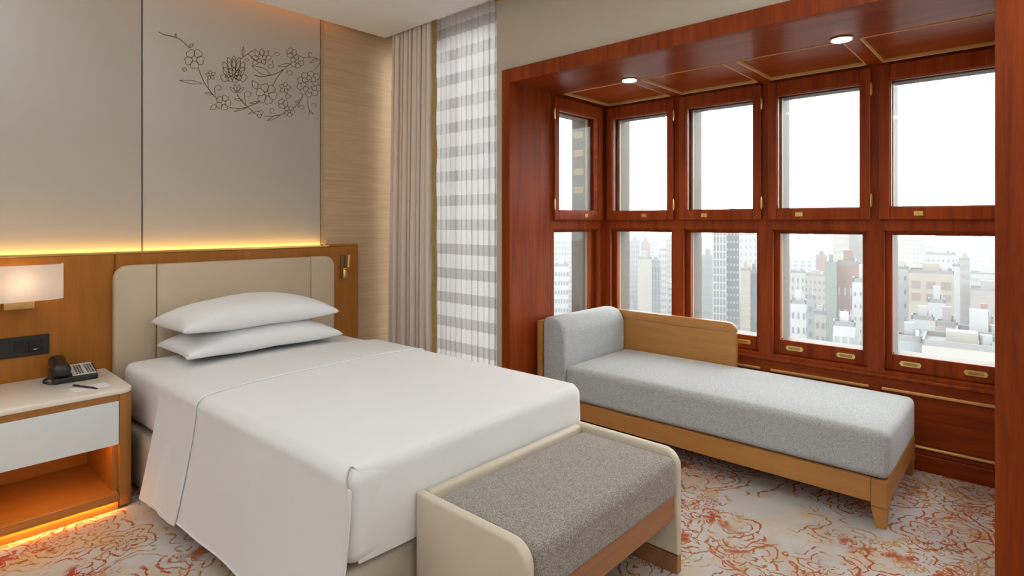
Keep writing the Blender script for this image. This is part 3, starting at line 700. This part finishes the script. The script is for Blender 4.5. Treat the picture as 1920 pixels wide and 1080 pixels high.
MB().rounded(bx0 + .038, bx1 - .038, by0 - .004, by1 - .038, .291, .436, .028, 22, .014).build('cushion', 'bench_f', bn, 'full')

# ------------------------------------------------------------------ daybed in the bay
dx0, dx1, dy0, dy1 = 2.850, 3.602, .462, 2.376
db = empty('daybed', ((dx0 + dx1) / 2, (dy0 + dy1) / 2, 0), label='long low daybed with grey wool mattress, bolster and pale wooden frame', cat='daybed')
MB().box(dx0, dx0 + .024, dy0 + .061, dy1 - .037, .105, .203, .002, 1).build('front_rail', 'day', db)
MB().box(dx1 - .024, dx1, dy0 + .061, dy1 - .037, .105, .203, .002, 1).build('back_rail', 'day', db)
MB().box(dx0 + .061, dx1 - .061, dy0, dy0 + .024, .105, .203, .002, 1).build('end_rail', 'day_x', db)
MB().box(dx0 + .025, dx1 - .025, dy0 + .025, dy1 - .037, .17, .203).build('slat_base', 'day', db)
def leg(x, y, sx, sy):
    m = MB(); m.box(x, x + .06 * sx, y, y + .06 * sy, .090, .203, .002, 1)
    t = bmesh.new(); bmesh.ops.create_cube(t, size=1)
    for v in t.verts:
        k = .06 if v.co.z > 0 else .036; o = .006 if v.co.z < 0 else 0
        v.co = Vector((x + sx * (o + (k if v.co.x > 0 else 0)), y + sy * (o + (k if v.co.y > 0 else 0)), .088 if v.co.z > 0 else 0))
    m.merge(t); m.build('leg', 'day', db)
leg(dx0, dy0, 1, 1); leg(dx1, dy0, -1, 1); leg(dx0 + .01, dy1 - .10, 1, 1); leg(dx1 - .01, dy1 - .10, -1, 1)
MB().box(dx0, dx1, dy1 - .036, dy1, .105, .668, .004, 2).build('arm_board', 'day_x', db)
r = .055; yb0 = 1.374
MB().prism([(yb0, .105), (dy1 - .037, .105), (dy1 - .037, .612), (yb0, .612)], 'x', dx1 - .036, dx1, .0015, 1).build('back_board', 'day', db)
MB().prism([(yb0, .6145), (dy1 - .037, .6145), (dy1 - .037, .674)] + arcpts(yb0 + r, .674 - r, r, PI / 2, PI), 'x', dx1 - .036, dx1, .003, 2).build('back_cap', 'day', db, True)
MB().rounded(dx0 + .006, dx1 - .040, dy0 - .006, 2.158, .2045, .408, .032, 22, .016).build('mattress', 'day_f', db, 'full')
r = .105; y0, y1 = 2.160, dy1 - .038
MB().prism([(y0, .206), (y1, .206)] + arcpts(y1 - .04, .655, .04, 0, PI / 2, 5) + arcpts(y0 + r, .695 - r, r, PI / 2, PI, 10), 'x', dx0 + .010, dx1 - .041, .02, 3).build('bolster', 'day_f', db, True)

# ------------------------------------------------------------------ nightstand
NY = 3.075; nx0, nx1 = .115, .785
nd = empty('nightstand', ((nx0 + nx1) / 2, 3.32, 0), label='wooden nightstand with cream stone top, white drawer and lit open shelf', cat='nightstand')
r = .05
top = [(nx0 - .002, YF - .003), (nx1 + .003, YF - .003)][::-1]
pl = [(nx0 - .002, YF - .004), (nx0 - .002, NY - .008 + r)] + arcpts(nx0 - .002 + r, NY - .008 + r, r, PI, 1.5 * PI) + arcpts(nx1 + .003 - r, NY - .008 + r, r, -PI / 2, 0) + [(nx1 + .003, YF - .004)]
MB().prism(pl, 'z', .521, .543, .004, 2).build('stone_top', 'marble', nd, True)
def post(xa, xb, rnd):
    r = .03
    if rnd > 0: pts = [(xa, NY)] + arcpts(xb - r, NY + r, r, -PI / 2, 0) + [(xb, YF - .005), (xa, YF - .005)]
    else: pts = arcpts(xa + r, NY + r, r, PI, 1.5 * PI) + [(xb, NY), (xb, YF - .005), (xa, YF - .005)]
    MB().prism(pts, 'z', .012, .520).build('side_post', 'night', nd, True)
post(nx1 - .053, nx1, 1); post(nx0, nx0 + .053, -1)
ix0, ix1 = nx0 + .054, nx1 - .054
MB().box(ix0, ix1, NY + .004, YF - .006, .492, .520).build('top_rail', 'night_x', nd)
dw = MB().box(ix0 + .001, ix1 - .001, NY - .002, NY + .018, .293, .490, .002, 1).build('drawer_front', 'drawer', nd)
MB().box(ix0 + .004, ix1 - .004, NY + .019, YF - .05, .300, .486).build('drawer_box', 'night_x', nd)
MB().box(ix0, ix1, YF - .03, YF - .008, .05, .488).build('back_panel', 'night_x', nd)
MB().box(ix1 - .022, ix1, NY + .03, YF - .031, .078, .292).build('inner_side', 'night', nd)
MB().box(ix0, ix0 + .022, NY + .03, YF - .031, .078, .292).build('inner_side', 'night', nd)
MB().box(ix0, ix1 - .004, NY - .012, YF - .031, .046, .077, .002, 1).build('shelf', 'night_x', nd)
MB().box(ix0, ix1 - .004, NY - .012, NY - .0095, .0385, .0462).build('shelf_lip', 'night_x', nd)
MB().box(ix0, ix1 - .004, NY - .002, YF - .031, .002, .045).build('kick_board', 'night_x', nd)
MB().box(ix0 + .01, ix1 - .014, NY - .0085, NY - .0035, .0425, .0458).build('led_strip', 'led_low', nd)

MB().box(ix0 + .03, ix1 - .03, NY + .022, NY + .030, .2935, .2990).build('niche_led', 'led_niche', nd)
# things on the nightstand ------------------------------------------------
TOPZ = .5432
ph = empty('telephone', (.632, 3.455, TOPZ), math.radians(-3), label='black desk telephone with pale keypad on the nightstand', cat='telephone')
w2, d2 = .086, .090
MB().prism([(-d2, 0), (d2, 0), (d2, .050), (-d2, .026)], 'x', -w2, w2, .006, 2).build('body', 'black', ph, True, True)
sl = lambda y: .026 + (y + d2) / (2 * d2) * .024
fp = MB().prism([(-d2 + .010, sl(-d2 + .010) + .0003), (d2 - .008, sl(d2 - .008) + .0003), (d2 - .008, sl(d2 - .008) + .0028), (-d2 + .010, sl(-d2 + .010) + .0028)], 'x', -.012, w2 - .006).build('faceplate', 'phone_face', ph, False, True)
m = MB()
for gx, nxk, x_ in ((0, 3, .004), (1, 4, .046)):
    for i in range(nxk):
        for j in range(6):
            xx = x_ + i * .0105; yy = -d2 + .026 + j * .0215
            m.box(xx, xx + .007, yy, yy + .009, sl(yy) + .003, sl(yy) + .0065)
ko = m.build('keypad', 'black', fp, False, True); ko['kind'] = 'stuff'
hs = MB(); cx = -.052
hs.rounded(cx - .040, cx + .036, -.106, .100, .030, .088, .027, 12)
for v in hs.bm.verts:                      # arch the grip: thick rounded ends, thinner waist, rising to the back
    k = 1 - min(1, abs(v.co.y) / .10) ** 2
    v.co.x = cx + (v.co.x - cx) * (1 - .22 * k)
    v.co.z += .006 * k + .10 * (v.co.y + .10)
hs.build('handset', 'black', ph, 'full', True)
cpts = []
for i in range(150):
    t = i / 149; a = t * 36 * PI; bx_, by_ = -.085 - .028 * math.sin(t * PI), -.10 + .16 * t
    cpts.append((bx_ + .0045 * math.cos(a), by_, .008 + .0045 * math.sin(a)))
MB().tube(cpts, .0016, 5).build('cord', 'black', ph, 'full', True)
q = onz(169, 727, TOPZ)
pd = MB().box(-.068, .068, -.050, .050, 0, .0015)
po = pd.build('notepaper', 'paper'); po.location = (q.x, q.y, TOPZ + .0002); po.rotation_euler.z = math.radians(3)
tag(po, 'small sheet of white notepaper lying before the telephone', 'paper')
q1 = onz(137, 723, TOPZ + .006); q2 = onz(184, 728, TOPZ + .006); dv = q2 - q1
pe = empty('pen', (q1.x, q1.y, TOPZ + .0065), math.atan2(dv.y, dv.x), label='black ballpoint pen lying on the notepaper', cat='pen')
ln = dv.length
MB().tube([(0, 0, 0), (.002, 0, 0), (ln * .8, 0, 0), (ln * .97, 0, -.002), (ln, 0, -.0025)], [.003, .0042, .0045, .0025, .0008], 10).build('barrel', 'black', pe, True, True)
MB().box(.004, .04, -.0012, .0012, .0044, .006).build('clip', 'black', pe, False, True)

# wall lamp -----------------------------------------------------------------
lc = ony(36, 528, 3.50); zt, zb_ = ony(120, 493, 3.53).z, ony(120, 557, 3.53).z
xr = ony(120, 528, 3.52).x; hwL = xr - lc.x
wlmp = empty('wall_lamp', (lc.x, YF, (zt + zb_) / 2), label='wall lamp with white fabric shade on a brass bracket above the nightstand', cat='wall lamp')
pts = [(lc.x - hwL, YF - .012)] + [(lc.x - hwL * math.cos(PI * i / 20) ** 1 if False else lc.x - hwL * math.copysign(abs(math.cos(PI * i / 20)) ** .55, math.cos(PI * i / 20)), YF - .015 - .125 * math.sin(PI * i / 20) ** .55) for i in range(1, 20)] + [(lc.x + hwL, YF - .012)]
m = MB(); t = bmesh.new()
a = [t.verts.new((x, y, zb_)) for x, y in pts]; b = [t.verts.new((x, y, zt)) for x, y in pts]
for i in range(len(pts) - 1): t.faces.new((a[i], a[i + 1], b[i + 1], b[i]))
m.merge(t); m.build('shade', 'shade', wlmp, 'full')
MB().box(lc.x - .055, lc.x + .055, YF - .085, YF - .001, zb_ - .038, zb_ - .004, .004, 2).build('bracket', 'gold', wlmp, True)
MB().tube([(lc.x, YF - .06, zb_ - .01), (lc.x, YF - .06, zb_ + .04)], .014, 12).build('socket', 'gold', wlmp, True)
l = bpy.data.lights.new('wall_lamp_bulb', 'POINT'); l.energy = .55; l.color = (1, .74, .46); l.shadow_soft_size = .03
lo = bpy.data.objects.new('wall_lamp_bulb', l); COL.objects.link(lo); lo.location = (lc.x, YF - .06, (zt + zb_) / 2)

# switch plate ----------------------------------------------------------------
s1 = ony(92, 625, YF); s2 = ony(92, 662, YF); s0 = ony(-60, 640, YF).x
sw = empty('switch_plate', ((s0 + s1.x) / 2, YF, (s1.z + s2.z) / 2), label='dark rectangular switch plate on the board under the wall lamp', cat='switch plate')
MB().box(s0, s1.x, YF - .008, YF - .0005, s2.z, s1.z, .002, 1).build('plate', 'blackplate', sw)
for pa, pb in ((25, 52), (53, 79), (-50, -3)):
    xa, xb = ony(pa, 640, YF).x, ony(pb, 640, YF).x
    k = MB().box(xa, xb, YF - .011, YF - .0081, s2.z + .022, s1.z - .022, .001, 1).build('rocker', 'switch', sw)
MB().box(ony(62, 640, YF).x, ony(69, 640, YF).x, YF - .0125, YF - .0112, s2.z + .028, s2.z + .032).build('indicator', 'phone_face', sw)

# downlights added out of view to fill the room with light ---------------------------------------------------
rim = [(math.cos(2 * PI * i / 28), math.sin(2 * PI * i / 28)) for i in range(28)]
FILL_LAMPS = [(-.2, .9), (.9, .9), (1.75, .55), (.9, 2.15), (-.2, 2.15), (1.7, -.6), (.3, -.6), (-1.4, 1.4), (-1.4, -.6)]
for (x, y) in FILL_LAMPS:
    d = empty('fill_downlight', (x, y, ZC), label='round downlight added to the white ceiling as unseen room fill', cat='downlight', group='added fill downlights in the white ceiling')
    m = MB(); m.prism([(a * .12, b * .12) for a, b in rim], 'z', -.012, -.001, .003, 1); m.build('ring', 'chrome', d, local=True)
    m = MB(); m.prism([(a * .105, b * .105) for a, b in rim], 'z', -.0145, -.0122); m.build('lens', 'lamp_white', d, local=True)
    l = bpy.data.lights.new('fill_downlight_lamp', 'AREA'); l.shape = 'DISK'; l.size = .3; l.energy = 1.8; l.color = (.91, .98, 1.0); l.spread = PI
    lo = bpy.data.objects.new('fill_downlight_lamp', l); COL.objects.link(lo); lo.location = (x, y, ZC - .03)

# uplighters added outside the frame to raise the bounced fill
for (x, y, lb) in ((-.95, 3.05, 'tall uplighter added as room fill in the corner past the nightstand'), (2.05, -1.1, 'tall uplighter added as room fill beside the wall next to the bay'), (-1.5, -1.5, 'tall uplighter added as room fill in the far corner of the room')):
    fl_ = empty('fill_uplight', (x, y, 0), label=lb, cat='added fill lamp')
    MB().tube([(0, 0, .001), (0, 0, .018), (0, 0, .024)], [.14, .14, .02], 28).build('base', 'gold', fl_, True, True)
    MB().tube([(0, 0, .024), (0, 0, 1.62)], .012, 12).build('pole', 'gold', fl_, True, True)
    MB().tube([(0, 0, 1.60), (0, 0, 1.63), (0, 0, 1.68), (0, 0, 1.73)], [.03, .12, .18, .21], 28, False).build('bowl', 'shade', fl_, True, True)
    l = bpy.data.lights.new('fill_uplight_lamp', 'AREA'); l.shape = 'DISK'; l.size = .3; l.energy = 28; l.color = (.90, .98, 1.0)
    lo = bpy.data.objects.new('fill_uplight_lamp', l); COL.objects.link(lo); lo.location = (x, y, 1.74); lo.rotation_euler = (PI, 0, 0)

# ------------------------------------------------------------------ city outside
GZ = -95.0
CITY = {}
def cmat(name, col):
    if name not in CITY: CITY[name] = plain('city_' + name, tuple(c * .19 for c in col), .85, 0, .06, .2)
    return CITY[name]
PAL = {'white': (.78, .78, .77), 'cream': (.70, .65, .56), 'pink': (.62, .53, .50), 'grey': (.50, .52, .53), 'beige': (.66, .58, .45), 'dark': (.24, .27, .29), 'red': (.50, .27, .23), 'green': (.36, .41, .37), 'win': (.30, .32, .33), 'brown': (.45, .32, .27), 'winw': (.70, .72, .73), 'roof': (.42, .40, .39)}
for k, v in PAL.items(): cmat(k, v)
tag(MB().box(30, 3000, -1800, 2200, GZ - 1, GZ).build('city_ground', CITY['grey']), 'hazy city ground far below the windows', 'ground', kind=S)
PLACED = []
def building(cx, cy, wx, wy, zt, rot, mat, label, group=None, rows=0, cols=0, wmat='win', fill=(.5, .5), side=True, roof=True, sep=False, rowz=3.3, top_gap=2.0, cat='building'):
    root = empty('building', (cx, cy, GZ), rot, label=label, cat=cat, group=group)
    h = zt - GZ; PLACED.append((cx, cy, math.hypot(wx, wy) / 2))
    MB().box(-wx / 2, wx / 2, -wy / 2, wy / 2, 0, h).build('block', CITY[mat], root, False, True)
    if roof:
        m = MB(); rd = random.Random(int(cx * 13 + cy * 7))
        for q in ((-wx / 2, wx / 2, -wy / 2, -wy / 2 + .3), (-wx / 2, wx / 2, wy / 2 - .3, wy / 2), (-wx / 2, -wx / 2 + .3, -wy / 2, wy / 2), (wx / 2 - .3, wx / 2, -wy / 2, wy / 2)): m.box(*q, h, h + .9)
        m.build('parapet', CITY['roof'], root, False, True)
        MB().box(-wx / 2 + .3, wx / 2 - .3, -wy / 2 + .3, wy / 2 - .3, h, h + .12).build('roof_slab', CITY['roof'], root, False, True)
        m = MB(); bw = wx * rd.uniform(.2, .45); bx_ = rd.uniform(-.2, .2) * wx
        m.box(bx_ - bw / 2, bx_ + bw / 2, -wy * .2, wy * .2, h, h + rd.uniform(2, 4.5)); m.build('roof_house', CITY[mat], root, False, True)
        m = MB(); tx = rd.uniform(-.4, .4) * wx
        m.tube([(tx, -wy * .3, h), (tx, -wy * .3, h + 1.8)], min(1.1, wx * .08), 10); m.build('water_tank', CITY['white'], root, True, True)
    if rows:
        faces = [(-1, 'x', wy)] + ([(-1, 'y', wx), (1, 'y', wx)] if side else [])
        m = MB()
        for sg, ax, span in faces:
            pitch = span / cols
            for i in range(rows):
                z1 = h - top_gap - i * rowz
                for j in range(cols):
                    c = -span / 2 + pitch * (j + .5); a, b = c - pitch * fill[0] / 2, c + pitch * fill[0] / 2; z0 = z1 - rowz * fill[1]
                    if ax == 'x': bb_ = (-wx / 2 - .12, -wx / 2 + .02, a, b, z0, z1)
                    else: bb_ = (a, b, (sg * wy / 2 - .12), (sg * wy / 2 + .12), z0, z1)
                    if sep and ax == 'x': MB().box(*bb_).build('window_pane', CITY[wmat], root, False, True)
                    else: m.box(*bb_)
        if len(m.bm.verts): o = m.build('window_grid', CITY[wmat], root, False, True); o['kind'] = 'stuff'
        else: m.bm.free()
    return root
def pb(px0, px1, ytop, D, mat, label, depth=None, **kw):
    """building by pixel span at forward distance D; top at pixel row ytop"""
    c = EYE + ray((px0 + px1) / 2, ytop) * D
    d = ray((px0 + px1) / 2, ytop); az = math.atan2(d.y, d.x)
    wdt = (px1 - px0) / FPX * D * math.cos(az - YAW); dp = depth or wdt
    rot = kw.pop('rot', az)
    return building(c.x + math.cos(az) * dp / 2, c.y + math.sin(az) * dp / 2, dp, wdt, c.z, rot, mat, label, **kw)
# seen in the side window
pb(1036, 1062, 424, 330, 'cream', 'slim pale tower seen through the bay side window', rows=26, cols=5, fill=(.4, .4))
pb(1062, 1092, 418, 420, 'pink', 'pale pink tower seen through the bay side window', rows=26, cols=6, fill=(.4, .4))
pb(1040, 1066, 500, 210, 'white', 'white stepped block below the slim pale tower', rows=14, cols=5, fill=(.5, .45))
# corner window
pb(1180, 1199, 455, 380, 'grey', 'grey slab block left of the red-brown block behind the plain cream tower', rows=22, cols=5, fill=(.6, .5))
pb(1202, 1219, 458, 420, 'red', 'distant red-brown block rising behind the plain cream tower', rows=10, cols=4, fill=(.4, .4))
pb(1196, 1222, 486, 250, 'cream', 'plain cream tower with blank facade', rows=0)
pb(1221, 1238, 492, 262, 'grey', 'grey ribbed tower beside the plain cream tower', rows=30, cols=3, fill=(.35, .85), wmat='dark')
pb(1236, 1250, 470, 300, 'white', 'narrow white tower with rows of small windows beside the ribbed tower', rows=30, cols=4, fill=(.45, .5))
pb(1249, 1268, 452, 360, 'beige', 'beige tower standing behind the narrow white tower', rows=24, cols=5, fill=(.45, .5))
# second window
pb(1316, 1338, 482, 300, 'green', 'low greenish block at the foot of the dark grid tower', rows=20, cols=5, fill=(.4, .5))
pb(1337, 1361, 398, 230, 'win', 'tall dark tower with a white window grid', rows=0, roof=False)
c_ = [o for o in COL.objects if o.get('label') == 'tall dark tower with a white window grid'][0]
blk = [k for k in c_.children if k.name.startswith('block')][0]; hx = max(v.co.x for v in blk.data.vertices); hy = max(v.co.y for v in blk.data.vertices); hz = max(v.co.z for v in blk.data.vertices)
m = MB()
for j in range(5): yy = -hy + 2 * hy * j / 4; m.box(-hx - .25, -hx, yy - .22, yy + .22, 0, hz)
for i in range(28): zz = hz - i * 3.1; m.box(-hx - .22, -hx, -hy, hy, zz - .5, zz)
o = m.build('white_grid', CITY['white'], c_, False, True); o['kind'] = 'stuff'
pb(1361, 1386, 400, 236, 'dark', 'tall charcoal tower joined to the white-gridded tower', rows=28, cols=4, wmat='winw', fill=(.5, .3), rowz=3.1)
pb(1386, 1420, 441, 330, 'white', 'white tower with two dark columns of windows', rows=18, cols=4, fill=(.25, .5), rowz=4)
pb(1389, 1407, 508, 200, 'beige', 'beige tower with fine horizontal lines in front of the white tower', rows=26, cols=1, fill=(.96, .12), wmat='cream', rowz=2.2)
pb(1406, 1421, 512, 203, 'dark', 'dark blue-grey block beside the fine-lined beige tower')
# third window
pb(1496, 1516, 438, 620, 'white', 'faint far tower left of the twin hazy tower', rows=10, cols=4, fill=(.4, .4))
pb(1524, 1552, 436, 640, 'grey', 'faint far grey tower beside the big cream tower')
pb(1562, 1592, 424, 320, 'cream', 'big cream tower with horizontal floor lines', rows=24, cols=1, fill=(.98, .18), wmat='beige', rowz=4)
pb(1590, 1622, 428, 326, 'beige', 'sand coloured tower with a grid of square windows', rows=22, cols=5, fill=(.62, .6), wmat='grey', rowz=4)
pb(1530, 1551, 482, 300, 'red', 'small brick-red rooftop block among white roofs')
pb(1482, 1510, 512, 230, 'white', 'white low block with a dark end wall', rows=8, cols=3, fill=(.3, .5))
pb(1508, 1549, 518, 250, 'cream', 'wide pale block behind the green-grey tower', rows=10, cols=5, fill=(.35, .4))
pb(1547, 1569, 497, 170, 'green', 'narrow green-grey tower beside the red-brown facade', rows=0)
pb(1568, 1612, 496, 172, 'red', 'red-brown tower with white square patches on its facade', rows=2, cols=4, fill=(.3, .35), wmat='white', rowz=6.5, top_gap=7, sep=True, side=False)
pb(1598, 1640, 530, 120, 'white', 'white tower with small dark windows in front of the red-brown tower', rows=10, cols=4, fill=(.2, .3), sep=True, rowz=2.6, side=False)
pb(1482, 1512, 570, 130, 'white', 'white building with pale roof terrace left of the balconied block', rows=8, cols=3, fill=(.3, .4))
pb(1510, 1528, 560, 150, 'grey', 'slim grey building with one window column', rows=9, cols=1, fill=(.3, .4))
pb(1527, 1549, 590, 140, 'cream', 'cream building stepping down beside the green-grey tower', rows=8, cols=2, fill=(.4, .4))
pb(1562, 1604, 612, 110, 'white', 'low white block with balconies before the red-brown tower', rows=6, cols=3, fill=(.6, .4), wmat='grey')
# fourth window
pb(1676, 1704, 505, 175, 'white', 'white slab with a column of small dark windows', rows=9, cols=2, fill=(.3, .3), rowz=4.2, sep=True, side=False)
pb(1703, 1788, 513, 160, 'beige', 'broad beige block with two rows of large windows', rows=2, cols=3, fill=(.62, .62), wmat='brown', rowz=3.4, top_gap=2.2, sep=True, side=False)
pb(1786, 1800, 500, 182, 'white', 'narrow white stair tower beside the broad beige block')
pb(1798, 1818, 488, 215, 'pink', 'pinkish tower with fine window rows behind the stair tower', rows=20, cols=6, fill=(.5, .5), wmat='grey')
pb(1736, 1792, 478, 260, 'white', 'white rooftop block rising behind the broad beige block', rows=4, cols=6, fill=(.3, .3))
pb(1690, 1730, 452, 420, 'cream', 'far cream tower left above the broad beige block', rows=14, cols=6, fill=(.4, .4))
pb(1752, 1800, 440, 560, 'grey', 'far grey tower above the white rooftop block', rows=14, cols=8, fill=(.5, .4))
pb(1812, 1846, 446, 400, 'white', 'far white tower with dense window rows above the curved white block', rows=16, cols=8, fill=(.5, .5), wmat='grey')
pb(1840, 1885, 452, 430, 'cream', 'far pale tower partly hidden behind the window post', rows=16, cols=8, fill=(.5, .5), wmat='grey')
pb(1818, 1880, 515, 280, 'white', 'wide white block with rows of windows behind the pink hall roof', rows=7, cols=12, fill=(.5, .45), wmat='grey')
pb(1818, 1885, 546, 205, 'pink', 'low pinkish hall with plain walls', rows=0)
pb(1740, 1772, 568, 132, 'white', 'white roof house with a satellite dish', rows=0)
pb(1708, 1752, 600, 125, 'white', 'white flat-roofed block at the foot of the broad beige block', rows=5, cols=4, fill=(.35, .4))
pb(1754, 1796, 612, 105, 'pink', 'pinkish grey block with one pair of windows', rows=3, cols=4, fill=(.2, .3), wmat='dark')
pb(1790, 1880, 632, 98, 'white', 'long low white roof with vents below the brick shed', rows=4, cols=9, fill=(.4, .5), wmat='grey')
pb(1828, 1862, 600, 130, 'red', 'small brick-red shed on a roof')
pb(1680, 1730, 640, 92, 'grey', 'grey ribbed building below the white flat-roofed block', rows=8, cols=8, fill=(.3, .8), wmat='white')
pb(1726, 1880, 655, 86, 'cream', 'long cream building front with vertical ribs at the window foot', rows=6, cols=16, fill=(.3, .8), wmat='pink')
# random city mass, nothing specific
rd = random.Random(21); kinds = [('white', 'pale high-rise in the hazy city mass beyond the named towers'), ('cream', 'cream high-rise in the hazy city mass beyond the named towers'), ('pink', 'pinkish high-rise in the hazy city mass beyond the named towers'), ('grey', 'grey high-rise in the hazy city mass beyond the named towers')]
protos = {}
for k in range(420):
    az = math.radians(rd.uniform(-22, 52)); D = 260 + 700 * rd.random() ** 1.2; wd_ = rd.uniform(14, 34)
    if any(math.hypot(D * math.cos(az) - a, D * math.sin(az) - b) < c + 22 for a, b, c in PLACED): continue
    zt = rd.uniform(-52, -14) * (1 if D < 600 else .8) ; kd = kinds[rd.randrange(4)]
    building(D * math.cos(az), D * math.sin(az), wd_, rd.uniform(14, 34), zt, az + rd.uniform(-.5, .5), kd[0], kd[1], group=kd[0] + ' background high-rises', rows=rd.randint(8, 14), cols=rd.randint(4, 7), fill=(rd.uniform(.35, .6), rd.uniform(.35, .55)), roof=(D < 450), wmat=rd.choice(['win', 'grey', 'dark']))
for k in range(200):
    az = math.radians(rd.uniform(-20, 50)); D = rd.uniform(120, 260); wd_ = rd.uniform(9, 20)
    if any(math.hypot(D * math.cos(az) - a, D * math.sin(az) - b) < c + 13 for a, b, c in PLACED): continue
    zt = -.235 * D * rd.uniform(.95, 1.3)
    zt = max(zt, -88); kd = rd.choice([('white', 'white low block among the roofs below the towers'), ('cream', 'cream low block among the roofs below the towers'), ('pink', 'pinkish low block among the roofs below the towers')])
    building(D * math.cos(az), D * math.sin(az), wd_, rd.uniform(9, 20), zt, az + rd.uniform(-.5, .5), kd[0], kd[1], group=kd[0] + ' low blocks', rows=5, cols=rd.randint(3, 5), fill=(.4, .4))
# far hills
hp = [(-900 + i * 110, GZ + 48 + 22 * math.sin(i * .7) + 16 * math.sin(i * 1.9)) for i in range(28)]
tag(MB().prism([(-900, GZ)] + hp + [(hp[-1][0], GZ)], 'x', 1500, 1620).build('hills', CITY['grey']), 'low hazy ridge closing the city view', 'hill', kind=S)
# haze
hm = bpy.data.materials.new('city_haze'); hm.use_nodes = True; nt = hm.node_tree; nt.nodes.remove(nt.nodes['Principled BSDF'])
vsn = nt.nodes.new('ShaderNodeVolumeScatter'); vsn.inputs['Color'].default_value = (1, .985, .965, 1); vsn.inputs['Density'].default_value = .0004; vsn.inputs['Anisotropy'].default_value = 0.0
nt.links.new(vsn.outputs[0], nt.nodes['Material Output'].inputs['Volume']); M['haze'] = hm
hz = MB().box(24, 2400, -1500, 1900, GZ + .5, 30).build('city_haze', 'haze'); tag(hz, 'pale haze hanging over the whole city', 'haze', kind='stuff')
